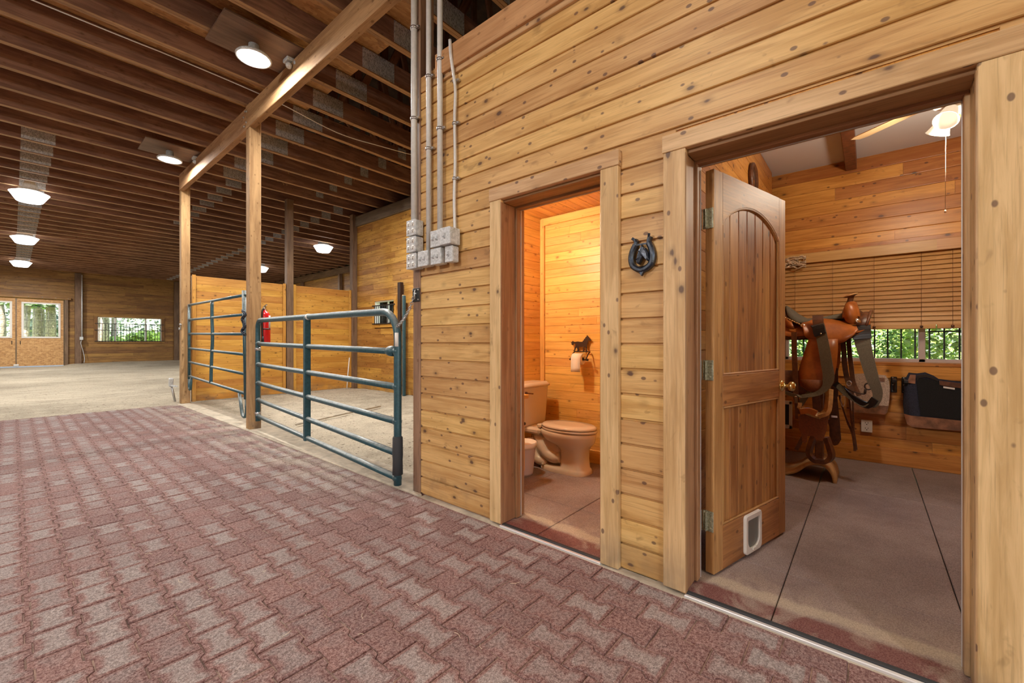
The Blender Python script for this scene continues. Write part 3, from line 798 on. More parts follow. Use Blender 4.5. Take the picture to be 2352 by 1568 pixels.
# ---------------------------------------------------------------- ceiling lamps
def high_bay(x, y, label):
    t = thing('hanging_high_bay_lamp', label, 'lamp', (x, y, 4.20), 'round lamps on boards along the aisle')
    b = MB(); b.box(x - .36, x + .50, y - .325, y + .305, 4.352, 4.370, .002); obj('mounting_board', b, 'dkpost', t)
    b = MB(); b.lathe([(.02, .15), (.05, .15), (.055, .075), (.09, .055), (.155, .034), (.17, .016), (.167, 0), (.150, 0), (.147, .014), (0, .014)], (x, y, 4.20), n=36); obj('lamp_housing', b, 'box', t)
    b = MB(); b.lathe([(0, .004), (.146, .004), (.146, .010), (0, .0101)], (x, y, 4.20), n=36); obj('lamp_disc', b, 'disc', t)
    b = MB(); b.box(x + .30, x + .40, y - .10, y + .02, 4.315, 4.355, .006); b.tube([(x + .34, y - .04, 4.32), (x + .34, y - .05, 4.28)], .015); b.lathe([(0, 0), (.03, 0), (.034, .05), (.02, .06), (0, .06)], (x + .34, y - .05, 4.29), (-.3, -.6, -.7), 12); b.lathe([(0, 0), (.028, 0), (.032, .06), (0, .06)], (x + .38, y - .12, 4.30), (.3, -.7, -.6), 12)
    obj('motion_sensor', b, 'box', t)
    return t
high_bay(1.664, 5.02, 'big round lamp with a glowing disc nearest above the aisle')
high_bay(1.692, 8.90, 'round glowing lamp farther along the aisle, by the end of the long beam')
def arena_lamp(x, y, label):
    t = thing('hanging_low_bay_lamp', label, 'lamp', (x, y, 4.08), 'wide acrylic lamps over the arena')
    b = MB(); b.lathe([(0, .02), (.175, .0), (.195, .012), (.285, .165), (.295, .178), (.27, .19), (.16, .22), (0, .225)], (x, y, 4.10), n=32); obj('acrylic_lens', b, 'lens', t)
    b = MB(); b.lathe([(.0, .19), (.12, .19), (.15, .10), (.17, 0), (.20, -.01), (0, -.012)], (x, y, 4.335), n=20); obj('lamp_housing', b, 'box', t)
    return t
arena_lamp(.23, 13.43, 'wide glowing acrylic lamp nearest over the arena, above the left edge')
arena_lamp(.235, 19.27, 'wide glowing acrylic lamp, middle of the row receding over the arena')
arena_lamp(.21, 25.3, 'wide glowing acrylic lamp farthest away, in front of the sliding doors')
arena_lamp(6.56, 13.62, 'wide glowing acrylic lamp hanging beyond the stall partition')
arena_lamp(6.72, 19.5, 'wide glowing acrylic lamp half hidden behind the post between the gates')

# cable across the trusses, loose nest straw
b = MB(); b.tube(spline([(-6, 6.06, 4.42), (.12, 6.063, 4.42), (1.19, 6.07, 4.43), (2.27, 6.09, 4.41), (3.2, 6.2, 4.37), (3.9, 6.15, 4.40), (4.6, 6.04, 4.43)], 5), .007, 6)
tag(obj('electric_cable', b, 'white'), 'thin pale cable strung across the underside of the roof trusses', 'cable')
b = MB()
for k in range(90):
    yk = ys_[random.choice([3, 4, 5, 6, 7, 8, 9, 10])]; x = random.uniform(2.4, 4.8); z = ZT + random.uniform(-.015, .0)
    a = random.uniform(0, PI); L = random.uniform(.04, .13); y = yk + random.uniform(-.05, .03)
    b.tube([(x, y, z), (x + math.cos(a) * L * .5, y + random.uniform(-.02, .02), z - random.uniform(-.01, .02)), (x + math.cos(a) * L, y + random.uniform(-.03, .03), z - random.uniform(-.02, .04))], .003, 4, mi=0)
o = obj('nest_straw', b, 'strawdk'); o['kind'] = 'stuff'; tag(o, 'wisps of nest straw caught along the truss undersides', 'straw')

# ---------------------------------------------------------------- conduits and switch boxes at the wall end
def conduit(x, y, z0, z1, r, label, clips, bend=None):
    t = thing('conduit_pipe', label, 'conduit', (x, y, z0), 'grey conduits at the wall end')
    b = MB()
    pts = [(x, y, z0), (x, y, (z0 + z1) / 2), (x, y, z1)] if bend is None else bend
    b.tube(pts, r, 12); obj('pipe', b, 'conduit', t)
    for z in clips:
        b = MB(); b.lathe([(r + .002, -.009), (r + .0065, -.009), (r + .0065, .009), (r + .002, .009)], (x, y, z), n=14); b.box(x - .002, x + .02, y - r - .028, y - r - .002, z - .009, z + .009, .002); b.lathe([(0, 0), (.007, 0), (.006, .006), (0, .007)], (x - .002, y - r - .018, z), (-1, 0, 0), 8)
        obj('pipe_clip', b, 'steel', t)
    return t
conduit(2.005, 2.685, 2.08, 4.33, .024, 'grey conduit running up the dark corner post into the topmost switch box', (2.9, 3.6))
conduit(2.012, 2.515, 1.84, 4.8, .020, 'grey conduit beside the corner post, ending in the low two-screw box', (2.62, 3.16))
conduit(2.000, 2.373, 1.965, 4.9, .020, 'grey conduit rising past the fascia end from the middle box', (2.72, 3.22))
conduit(2.018, 2.235, 1.95, 3.33, .011, 'thin flexible conduit wobbling up the wall to the fascia from the deepest box', (2.33, 2.72, 3.02),
        bend=spline([(2.018, 2.232, 1.95), (2.018, 2.24, 2.2), (2.016, 2.228, 2.45), (2.018, 2.236, 2.75), (2.016, 2.226, 2.95), (2.0, 2.232, 3.08), (1.985, 2.24, 3.2), (1.985, 2.248, 3.30)], 6))
b = MB(); b.lathe([(.026, 0), (.032, 0), (.032, .06), (.026, .06)], (2.005, 2.685, 4.28)); b.box(2.0, 2.04, 2.63, 2.66, 4.1, 4.3, .005)
def sbox(y0, y1, z0, z1, x0, x1, label, style):
    t = thing('switch_box', label, 'electrical box', (x1, (y0 + y1) / 2, z0), 'grey electrical boxes at the wall end')
    b = MB(); b.box(x0 + .012, x1, y0, y1, z0, z1, .006); obj('box_body', b, 'box', t)
    b = MB(); b.box(x0 + .004, x0 + .013, y0 - .001, y1 + .001, z0 - .001, z1 + .001, .003); obj('cover_plate', b, 'box', t)
    yc, zc = (y0 + y1) / 2, (z0 + z1) / 2
    if style == 'plug':
        for s_ in (-1, 1):
            for v in (-1, 1):
                b = MB(); b.lathe([(0, -.001), (.019, -.001), (.019, .003), (0, .003)], (x0 + .004, yc + s_ * .026, zc + v * .026), (-1, 0, 0), 14); obj('receptacle_face', b, 'white', t)
                b = MB()
                for q in (-1, 1): b.box(x0 - .0005, x0 + .003, yc + s_ * .026 + q * .007 - .0015, yc + s_ * .026 + q * .007 + .0015, zc + v * .026 - .002, zc + v * .026 + .009)
                b.box(x0 - .0005, x0 + .003, yc + s_ * .026 - .003, yc + s_ * .026 + .003, zc + v * .026 - .012, zc + v * .026 - .006)
                obj('slots', b, 'black', t)
    elif style == 'switch':
        for s_ in (-1, 1):
            b = MB(); b.box(x0 - .002, x0 + .005, yc + s_ * .022 - .007, yc + s_ * .022 + .007, zc - .016, zc + .016, .002); b.bar((x0 + .002, yc + s_ * .022, zc - .002), (x0 - .014, yc + s_ * .022, zc - .012), .007, .006); obj('toggle_switch', b, 'steel', t)
    else:
        b = MB(); b.box(x0 - .002, x0 + .005, yc - .008, yc + .008, zc - .018, zc + .018, .002); b.bar((x0 + .002, yc, zc), (x0 - .015, yc, zc - .012), .008, .006); obj('toggle_switch', b, 'steel', t)
    return t
sbox(2.605, 2.718, 1.988, 2.104, 1.952, 2.034, 'grey receptacle box on the corner post, topmost of three', 'plug')
sbox(2.605, 2.718, 1.861, 1.976, 1.952, 2.034, 'grey receptacle box on the corner post, middle of three', 'plug')
sbox(2.600, 2.718, 1.734, 1.847, 1.952, 2.034, 'pale plated box on the corner post, lowest of three', 'plug')
sbox(2.462, 2.576, 1.737, 1.848, 1.952, 2.024, 'grey switch box on the wall at the foot of the second conduit', 'switch')
sbox(2.316, 2.427, 1.860, 1.976, 1.950, 2.024, 'grey switch box at the foot of the third conduit, above another', 'switch')
sbox(2.316, 2.427, 1.735, 1.848, 1.952, 2.024, 'grey switch box in the bottom row below the third conduit', 'switch')
sbox(2.182, 2.288, 1.853, 1.968, 1.920, 2.024, 'deepest grey switch box, under the thin flexible conduit', 'one')
sbox(2.196, 2.272, 1.735, 1.846, 1.955, 2.024, 'narrow grey switch box, last one at the right of the bottom row', 'one')

# ---------------------------------------------------------------- gates
def lerp(a, b, t): return V(a) + (V(b) - V(a)) * t
GR = .0275
def big_gate():
    A, B = V((2.115, 6.23, 0)), V((1.985, 2.872, 0))
    t = thing('farm_gate', 'big blue green tubular gate with a rounded top rail, chained to the corner post', 'gate', (2.05, 4.5, 0.03))
    top0, top1 = 1.462, 1.425
    def g(s_, z): return lerp(A, B, s_) + Z1 * z
    L = (B - A).length
    pts = [g(0, .12), g(0, .8), g(0, 1.22)]
    for k in range(1, 7):
        a = k / 6 * PI / 2; pts.append(g((.11 * (1 - math.cos(a))) / L, 1.35 + .11 * math.sin(a)))
    for s_ in (.2, .5, .8): pts.append(g(s_, top0 + (top1 - top0) * s_))
    R = .22
    for k in range(0, 8):
        a = k / 7 * PI / 2; pts.append(g(1 - (R - R * math.sin(a)) / L, top1 - R + R * math.cos(a)))
    pts += [g(1, .8), g(1, .3), g(1, .035)]
    b = MB(); b.tube(pts, GR * 1.12, 14); fr = obj('frame_tube', b, 'gate', t)
    zl = [1.150, .872, .624, .400, .185]; zr = [1.100, .818, .540, .285, .090]
    for a, c in zip(zl, zr):
        b = MB(); b.tube([g(0, a), g(.25, a + (c - a) * .25), g(.5, a + (c - a) * .5), g(.75, a + (c - a) * .75), g(1, c)], GR * .98, 12)
        for s_, z in ((0, a), (1, c)): b.lathe([(GR * .98, -.02), (GR * 1.2, -.008), (GR * 1.2, .03), (GR * .98, .036)], g(s_, z), (B - A) * (1 if s_ == 0 else -1), 12)
        obj('rail', b, 'gate', t)
    d = (B - A).normalized(); nrm = V((-d.y, d.x, 0))
    s0 = .475
    b = MB(); c0 = g(s0, .11); c1 = g(s0, 1.44)
    b.bar(c0 - nrm * .0, c1, .042, .066, nrm, .004); obj('upright_channel', b, 'gate', t)
    b = MB(); b.lathe([(GR * 1.13, -.02), (GR * 1.22, -.018), (GR * 1.22, .022), (GR * 1.13, .024)], g(s0 + .012, top0 + (top1 - top0) * s0), d, 14); obj('white_tape', b, 'white', t)
    b = MB(); b.grid([[g(1, z) + V((math.cos(a), math.sin(a), 0)) * GR * 1.145 for a in (3.3, 3.55, 3.8, 4.05, 4.3)] for z in (1.14, 1.25)], thick=.0012); obj('white_label', b, 'white', t)
    b = MB(); b.lathe([(GR * 1.13, 0), (GR * 1.5, .005), (GR * 1.42, .12), (GR * 1.52, .16), (GR * 1.45, .30), (GR * 1.13, .31)], g(1, .115), n=14); obj('rubber_sleeve', b, 'rubberblk', t)
    for z in (1.08, .22):
        b = MB(); b.lathe([(GR * 1.13, -.02), (GR * 1.35, -.02), (GR * 1.35, .02), (GR * 1.13, .02)], g(0, z), n=14); b.bar(g(0, z), g(-.032, z), .012, .012); obj('hinge_pin', b, 'steel', t)
    b = MB(); b.lathe([(GR * .98, 0), (GR * 1.55, .01), (GR * 1.55, .06), (GR * 1.1, .10)], g(.985, 1.1015), (A - B), 14); obj('socket', b, 'gate', t)
big_gate()
def panel_gate():
    A, B = V((2.165, 9.86, 0)), V((2.150, 6.80, 0))
    t = thing('corral_panel', 'taller green tubular panel with U feet between the two tall posts', 'gate panel', (2.16, 8.3, 0.13))
    def g(s_, z): return lerp(A, B, s_) + Z1 * z
    zl = [1.872, 1.592, 1.325, 1.05, .79, .525]; zr = [1.845, 1.566, 1.286, .993, .713, .433]
    b = MB(); b.tube([g(0, .47), g(0, 1.2), g(0, 1.885)], .024, 12); obj('end_tube', b, 'gate', t)
    b = MB(); b.tube([g(1.012, .36), g(1.0, 1.1), g(.985, 1.91)], .034, 12); obj('end_tube', b, 'gate', t)
    for a, c in zip(zl, zr):
        b = MB(); b.tube([g(0, a), g(.5, (a + c) / 2), g(1, c)], .0215, 10); obj('rail', b, 'gate', t)
    b = MB(); b.tube(spline([g(.475, 1.85), g(.475, 1.55), g(.485, 1.25), g(.47, .95), g(.46, .7), g(.455, .48)], 4), .025, 8); obj('upright_bar', b, 'gate', t)
    for s_, z, q in ((1.012, .40, -.09), (0, .50, .05)):
        b = MB(); w = abs(q)
        pts = [g(s_, z), g(s_, z - .22)] + [g(s_ + q * (.5 - .5 * math.cos(a * PI / 6)) * .7, z - .22 - .085 * math.sin(a * PI / 6)) for a in range(1, 6)] + [g(s_ + q * .75, z - .2), g(s_ + q * 1.1, z + .02)]
        if s_ == 0: pts = [V((p.x, p.y, z + (p.z - z) * .75)) for p in pts]
        b.tube(pts, .022, 10); obj('u_foot', b, 'gate', t)
panel_gate()
def chain(pts, n, name, label, mat='steel', r=.0045, lw=.013, ll=.020, mess=0):
    b = MB(); C = spline(pts, max(2, int(n / (len(pts) - 1)))); 
    for i in range(len(C) - 1):
        c = (C[i] + C[i + 1]) / 2; T = (C[i + 1] - C[i]).normalized(); N = T.orthogonal().normalized()
        if mess: N = (N + V((random.uniform(-1, 1), random.uniform(-1, 1), random.uniform(-1, 1))) * mess).normalized()
        N = (N - T * N.dot(T)).normalized(); B = T.cross(N)
        W = N if i % 2 else B
        loop = [c + T * (ll * math.cos(a * PI / 4)) + W * (lw * math.sin(a * PI / 4)) for a in range(8)]
        b.tube(loop, r, 5, closed=True)
    return tag(obj(name, b, mat), label, 'chain')
chain([(1.985, 2.875, 1.315), (1.975, 2.86, 1.30), (1.985, 2.80, 1.35), (2.0, 2.74, 1.43), (2.012, 2.69, 1.545)], 26, 'latch_chain', 'steel chain from the big gate up to the black latch plate on the corner post', 'steel', .003, .010, .017)
ch = []
for k in range(7): ch.append((2.018 + .008 * math.sin(k * 2.1), 6.46 + .04 * math.cos(k * 2.6), 1.60 - .055 * k))
chain(ch, 54, 'tie_chain', 'dark chain bunched on the post between the gates', 'iron', .006, .017, .022, mess=.8)
t = thing('latch_plate', 'black iron latch plate screwed to the dark corner post', 'latch', (2.03, 2.69, 1.49))
b = MB(); b.box(2.026, 2.034, 2.648, 2.736, 1.49, 1.595, .003); obj('plate', b, 'black', t)
b = MB(); b.tube([(2.022, 2.69, 1.58), (2.012, 2.69, 1.56), (2.012, 2.69, 1.53), (2.022, 2.69, 1.51)], .006, 8)
for yy, zz in ((2.66, 1.58), (2.725, 1.58), (2.66, 1.505), (2.725, 1.505), (2.69, 1.55)): b.lathe([(0, 0), (.008, 0), (.006, .006), (0, .007)], (2.026, yy, zz), (-1, 0, 0), 8)
obj('hook_and_screws', b, 'steel', t)

# fire extinguisher on the post
t = thing('fire_extinguisher', 'red fire extinguisher hanging behind the post at the big gate hinge', 'fire extinguisher', (2.262, 6.42, 1.13))
c = (2.262, 6.42, 1.13)
b = MB(); b.lathe([(0, 0), (.066, 0), (.073, .012), (.073, .39), (.066, .43), (.045, .462), (.022, .475), (.022, .49), (0, .49)], c, n=24); obj('cylinder', b, 'red', t)
b = MB(); b.lathe([(0, .485), (.022, .485), (.022, .52), (.014, .545), (0, .545)], c, n=12); b.bar((2.262, 6.42, 1.665), (2.262, 6.34, 1.69), .02, .006); b.bar((2.262, 6.42, 1.65), (2.262, 6.35, 1.655), .018, .006); obj('valve_handle', b, 'chrome', t)
b = MB(); b.tube(spline([(2.25, 6.41, 1.63), (2.21, 6.35, 1.61), (2.205, 6.345, 1.5), (2.21, 6.348, 1.3), (2.215, 6.35, 1.24)], 5), .010, 8); b.lathe([(.010, 0), (.013, .0), (.018, .09), (0, .09)], (2.215, 6.35, 1.25), (0, 0, -1), 10); obj('hose', b, 'black', t)
b = MB(); b.lathe([(.0742, 0), (.0755, 0), (.0755, .016), (.0742, .016)], (c[0], c[1], 1.345), n=24); obj('strap_band', b, 'black', t)
b = MB()
rows = [[V((c[0], c[1], z)) + V((math.cos(a), math.sin(a), 0)) * .0745 for a in (-1.15, -.95, -.75, -.55)] for z in (1.37, 1.54)]
b.grid(rows, smooth=True, thick=.001); obj('instruction_label', b, 'white', t)

# small things round the arena corner
t = thing('yard_hydrant', 'short grey standpipe with a boxed head leaning beside the arena corner post', 'standpipe', (2.03, 10.38, 0))
b = MB(); b.tube([(2.05, 10.35, 0.0), (2.02, 10.38, .2), (2.0, 10.40, .32)], .020, 10); obj('pipe', b, 'steel', t)
b = MB(); b.obox((1.995, 10.40, .385), (1, 0, 0), (0, .97, .2), (0, -.2, .97), .034, .034, .08, .01); b.bar((1.99, 10.38, .32), (2.09, 10.36, .30), .03, .03); obj('head', b, 'box', t)
b = MB(); b.lathe([(0, 0), (.02, 0), (.02, .01), (.012, .03), (0, .03)], (2.06, 9.925, 1.50), (-1, -.2, 0), 8); b.lathe([(.016, 0), (.024, 0), (.024, .02), (.016, .02)], (2.048, 9.96, 1.42), (-1, 0, 0), 10); b.bar((2.05, 9.95, 1.40), (2.05, 9.95, 1.52), .015, .012, (1, 0, 0))
tag(obj('gate_latch', b, 'steel'), 'small steel latch on the aisle face of the arena corner post', 'latch')
b = MB(); b.tube([(5.28, 9.75, .02), (5.33, 9.80, .35), (5.40, 9.85, .78)], .012, 8); tag(obj('plastic_pipe', b, 'white'), 'thin white plastic pipe leaning in the back corner of the stall', 'pipe')
b = MB(); b.tube([(2.5, 5.98, .045), (3.3, 6.25, .05), (4.15, 6.52, .05)], .015, 8); tag(obj('ground_pole', b, 'concrete'), 'pale pole lying half buried across the stall sand', 'pole')
# two upright dark rails against the outer stall wall
t = thing('stored_panel', 'dark upright ends of a stored panel standing against the outer stall wall', 'panel', (5.5, 7.9, 0))
b = MB(); b.box(5.50, 5.59, 7.87, 7.97, 0, 2.49, .006); obj('upright', b, 'bronze', t)
b = MB(); b.box(5.46, 5.52, 7.68, 7.74, 0, 2.18, .008); obj('upright', b, 'gate', t)
b = MB(); b.box(5.50, 5.54, 7.76, 7.80, 0, 2.2, .005); obj('edge_strip', b, 'casing', t)
# ---------------------------------------------------------------- windows and far doors
# stall window in the outer wall
y0, y1, z0, z1 = SW
b = MB()
for (a, c, d, e) in ((y0 - .09, y1 + .09, z0 - .09, z0), (y0 - .09, y1 + .09, z1, z1 + .09), (y0 - .09, y0, z0, z1), (y1, y1 + .09, z0, z1)): b.box(XO - .02, XO + .001, a, c, d, e, .003)
o = struct('window_1', b, 'stall')
b = MB()
for (a, c, d, e) in ((y0, y1, z0 - .02, z0 + .015), (y0, y1, z1 - .02, z1 + .02), (y0 - .02, y0 + .02, z0, z1), (y1 - .02, y1 + .02, z0, z1)): b.box(XO, XO + .14, a, c, d, e)
b.box(XO + .09, XO + .13, (y0 + y1) / 2 - .02, (y0 + y1) / 2 + .02, z0, z1)
struct('window_frame', b, 'white', o)
b = MB(); b.box(XO + .108, XO + .112, y0 + .02, y1 - .02, z0 + .015, z1 - .02); struct('window_pane', b, 'glass', o)
b = MB()
for k in range(10): 
    yy = y0 - .0 + (y1 - y0) * (k + .5) / 10; b.tube([(XO - .035, yy, z0 - .02), (XO - .035, yy, z1 - .1)], .009, 6)
for zz in (z0 - .0, z1 - .11): b.box(XO - .045, XO - .025, y0 - .06, y1 + .06, zz - .012, zz + .012)
struct('window_bars', b, 'black', o)
# wide barred window in the far wall
xa, xb, z0, z1 = FW
b = MB()
for (a, c, d, e) in ((xa - .13, xb + .13, z0 - .07, z0), (xa - .13, xb + .13, z1, z1 + .09), (xa - .13, xa, z0, z1), (xb, xb + .13, z0, z1)): b.box(a, c, YF - .03, YF + .001, d, e, .003)
o = struct('window_2', b, 'arena')
b = MB()
for (a, c, d, e) in ((xa, xb, z0 - .02, z0 + .03), (xa, xb, z1 - .03, z1 + .02), (xa - .02, xa + .03, z0, z1), (xb - .03, xb + .02, z0, z1), (xa + .60, xa + .66, z0, z1), (xb - .66, xb - .60, z0, z1)): b.box(a, c, YF, YF + .12, d, e)
struct('window_frame', b, 'white', o)
b = MB(); b.box(xa + .03, xb - .03, YF + .075, YF + .08, z0 + .03, z1 - .03); struct('window_pane', b, 'glass', o)
b = MB()
for k in range(22):
    x = xa + (xb - xa) * (k + .5) / 22; b.tube([(x, YF - .05, z0 - .02), (x, YF - .05, z1 - .32)], .011, 6)
for zz in (z0 + .02, z0 + .55, z1 - .32): b.box(xa - .1, xb + .1, YF - .062, YF - .04, zz - .014, zz + .014)
struct('window_bars', b, 'black', o)
# sliding doors
def slider(x0, x1, label):
    t = thing('sliding_door', label, 'door', ((x0 + x1) / 2, YF - .06, .10), 'sliding barn doors on the far wall')
    wx0, wx1, wz0, wz1 = x0 + .20, x1 - .16, 1.38, 2.87
    b = MB()
    for (a, c, d, e) in ((x0, x1, .10, wz0), (x0, x1, wz1, 3.06), (x0, wx0, wz0, wz1), (wx1, x1, wz0, wz1)): b.box(a, c, YF - .08, YF - .04, d, e)
    obj('board_panel', b, 'osb', t)
    b = MB()
    for (a, c, d, e) in ((wx0 - .05, wx1 + .05, wz0 - .05, wz0 + .02), (wx0 - .05, wx1 + .05, wz1 - .02, wz1 + .05), (wx0 - .05, wx0 + .02, wz0, wz1), (wx1 - .02, wx1 + .05, wz0, wz1)): b.box(a, c, YF - .10, YF - .03, d, e, .004)
    f = obj('window_frame', b, 'white', t)
    b = MB(); b.box(wx0, wx1, YF - .062, YF - .056, wz0, wz1); obj('pane', b, 'glass', f)
    b = MB()
    for k in range(5): zz = wz0 + (wz1 - wz0) * (k + .5) / 5; b.tube([(wx0, YF - .09, zz), (wx1, YF - .09, zz)], .006, 5)
    for k in range(5): xx = wx0 + (wx1 - wx0) * (k + .5) / 5; b.tube([(xx, YF - .09, wz0), (xx, YF - .09, wz1)], .006, 5)
    obj('wire_grid', b, 'steel', t)
    b = MB(); b.box(x0, x0 + .022, YF - .095, YF - .035, .10, 3.06); b.box(x1 - .022, x1, YF - .095, YF - .035, .10, 3.06); obj('edge_channel', b, 'dkpost', t)
    xh = x0 + .12 if x0 > 0 else x1 - .12
    b = MB(); b.tube([(xh, YF - .09, 1.06), (xh, YF - .12, 1.08), (xh, YF - .12, 1.18), (xh, YF - .09, 1.2)], .012, 6); obj('pull_handle', b, 'black', t)
    return t
slider(.098, 1.53, 'right strand board sliding door with a square window showing tree trunks')
slider(-1.42, .0975, 'left strand board sliding door, cut by the left edge of the photo')
b = MB(); b.box(-2.2, 1.75, YF - .16, YF - .002, 3.10, 3.20, .006); o = struct('trim_door_track', b, 'arena')
b = MB()
for k in range(9): b.lathe([(0, 0), (.016, 0), (.014, .012), (0, .013)], (-1.6 + k * .41, YF - .16, 3.16), (0, -1, 0), 8)
struct('track_bolts', b, 'steel', o)
b = MB(); b.box(1.545, 1.66, YF - .14, YF - .002, .10, 3.1, .005); struct('trim_door_post', b, 'dkpost')
b = MB(); b.box(.02, .18, YF - .2, YF - .1, .11, .19, .02); tag(obj('door_guide', b, 'white'), 'small pale floor guide where the two sliding doors meet', 'door guide')
b = MB(); b.tube([(2.10, YF - .23, 4.3), (2.10, YF - .23, 1.3)], .022, 8); b.box(2.02, 2.14, YF - .30, YF - .2, 1.25, 1.40, .01); b.tube(spline([(2.10, YF - .23, 1.28), (2.06, YF - .25, 1.1), (2.12, YF - .25, .8), (2.18, YF - .27, .4), (2.16, YF - .3, .18)], 5), .012, 6)
tag(obj('wall_conduit', b, 'box'), 'grey conduit and loose cord on the dark far wall post', 'conduit')

# ---------------------------------------------------------------- tack room door, open into the room
HX, HYd = 2.261, .589
dx, dy = .797 / .8212, -.198 / .8212
D = V((dx, dy, 0)); Nf = V((dy, -dx, 0))           # Nf: the face towards the camera
def dp(a, h, n=0.0): return V((HX, HYd, 0)) + D * a + Z1 * h + Nf * n
DW, DH, DT = .826, 2.030, .045
ZB = .014
door = thing('panel_door', 'knotty wood plank door with an arched top panel, standing open into the tack room', 'door', (HX, HYd, ZB))
def dbox(b, a0, a1, h0, h1, n0, n1, bev=.002, vertical=True, rnd=None):
    c = dp((a0 + a1) / 2, (h0 + h1) / 2, (n0 + n1) / 2)
    b.obox(c, D, Z1, Nf, (a1 - a0) / 2, (h1 - h0) / 2, (n1 - n0) / 2, bev, rnd)
T0 = ZB + DH
b = MB(); dbox(b, 0, .085, ZB, T0, -DT, 0); obj('stile', b, 'doorstile', door)
b = MB(); dbox(b, DW - .085, DW, ZB, T0, -DT, 0); obj('stile', b, 'doorstile', door)
# arched top rail
b = MB(); pts = []
zc, zs = 1.918, 1.782; a0, a1 = .0855, DW - .0855
for k in range(17):
    u = k / 16; a = a0 + (a1 - a0) * u
    pts.append((a, zs + (zc - zs) * (1 - (2 * u - 1) ** 2) ** .8))
poly = pts + [(a1, T0), (a0, T0)]
for i in range(16):
    q = [pts[i], pts[i + 1], (pts[i + 1][0], T0), (pts[i][0], T0)]
    vs = [dp(a, h, 0) for a, h in q] + [dp(a, h, -DT) for a, h in q]
    b.add(vs, [(0, 1, 2, 3), (7, 6, 5, 4), (0, 4, 5, 1), (3, 2, 6, 7)], [[(a * 1.0, h) for a, h in q], [(0, 0)] * 4, [(q[0][0], 0), (q[0][0], .05), (q[1][0], .05), (q[1][0], 0)], [(0, 0)] * 4], rnd=.72)
obj('top_rail', b, 'door', door)
b = MB()
rows = [[dp(a, h + .002, -.001), dp(a, h - .010, -.002), dp(a, h - .016, -.011), dp(a, h - .016, -.016)] for a, h in pts]
b.grid(rows, smooth=False); obj('arch_moulding', b, 'doorstile', door)
b = MB(); dbox(b, a0, a1, .845, 1.005, -DT, 0, .002, rnd=.35); obj('lock_rail', b, 'door', door)
b = MB(); dbox(b, a0, a1, ZB, .238, -DT, 0, .002, rnd=.3); obj('bottom_rail', b, 'door', door)
for (h0, h1) in ((.238, .845), (1.005, 1.93)):
    b = MB(); n = 7; w = (a1 - a0) / n
    for k in range(n): dbox(b, a0 + k * w + .001, a0 + (k + 1) * w - .001, h0, h1, -DT + .012, -.012, .0045)
    obj('plank_panel', b, 'door', door)
for (h0, h1) in ((.238, .845), (1.005, 1.78)):
    b = MB()
    for a, s_ in ((a0, 1), (a1, -1)): b.obox(dp(a + s_ * .006, (h0 + h1) / 2, -.006), D, Z1, Nf, .006, (h1 - h0) / 2, .006, .004)
    for h, s_ in ((h0, 1), (h1, -1)):
        if h < 1.7: b.obox(dp((a0 + a1) / 2, h + s_ * .006, -.006), D, Z1, Nf, (a1 - a0) / 2, .006, .006, .004)
    obj('panel_moulding', b, 'doorstile', door)
for h in (1.80, 1.035, .275):
    b = MB(); c = dp(-.004, h, -.028)
    b.obox(dp(-.002, h, -.022), D, Z1, Nf, .0025, .051, .020, .001); b.lathe([(0, -.05), (.0065, -.05), (.0065, .05), (0, .05)], dp(-.008, h, -DT - .002), (0, 0, 1), 10)
    b.box(2.232, 2.262, .646, .6535, h - .051, h + .051, .001); b.obox(dp(-.012, h, -.032), D, Z1, Nf, .011, .049, .0015, .001)
    for z in (-.035, 0, .035): b.lathe([(0, 0), (.005, 0), (.004, .002), (0, .002)], dp(-.0045, h + z, -.016), -D, 8)
    obj('hinge', b, 'hinge', door)
ac, hc = DW - .052, .912
b = MB(); b.lathe([(.033, 0), (.033, .004), (.026, .010), (.014, .014), (.011, .020), (.010, .034), (.016, .038), (.026, .045), (.029, .055), (.026, .065), (.016, .072), (0, .074)], dp(ac, hc, 0), Nf, 24); obj('door_knob', b, 'brass', door)
b = MB(); b.lathe([(.033, 0), (.033, .004), (.026, .010), (.014, .014), (.011, .020), (.010, .034), (.016, .038), (.026, .045), (.029, .055), (.026, .065), (.016, .072), (0, .074)], dp(ac, hc, -DT), -Nf, 24); obj('door_knob', b, 'brass', door)
b = MB(); dbox(b, DW - .0005, DW + .0015, hc - .03, hc + .03, -.034, -.011, 0); obj('latch_face', b, 'brass', door)
# pet flap
def rrect(a0, a1, h0, h1, rt, rb, n=5):
    P = []
    for (ca, ch, r, st) in ((a1 - rt, h1 - rt, rt, 0), (a0 + rt, h1 - rt, rt, 1), (a0 + rb, h0 + rb, rb, 2), (a1 - rb, h0 + rb, rb, 3)):
        for k in range(n + 1):
            q = (st + k / n) * PI / 2; P.append((ca + r * math.cos(q), ch + r * math.sin(q)))
    return P
O_ = rrect(.298, .482, .024, .236, .018, .022); I_ = rrect(.322, .458, .048, .208, .008, .05)
flap = obj('pet_flap', (lambda b: (b.grid([[dp(a, h, .001) for a, h in O_], [dp(a, h, .013) for a, h in O_], [dp(a, h, .016) for a, h in [(x * .85 + X_ * .15, y * .85 + Y_ * .15) for (x, y), (X_, Y_) in zip(O_, I_)]], [dp(a, h, .015) for a, h in I_], [dp(a, h, .003) for a, h in I_]], closed=True, smooth=False, flip=True), b)[1])(MB()), 'white', door)
b = MB(); b.add([dp(a, h, .0042) for a, h in I_], [tuple(range(len(I_)))], [[(0, 0)] * len(I_)]); obj('flap_pane', b, plain('cloudy flap plastic', (.16, .17, .16), .25), flap)
b = MB(); dbox(b, .372, .408, .036, .052, .010, .020, .003); obj('flap_latch', b, 'white', flap)

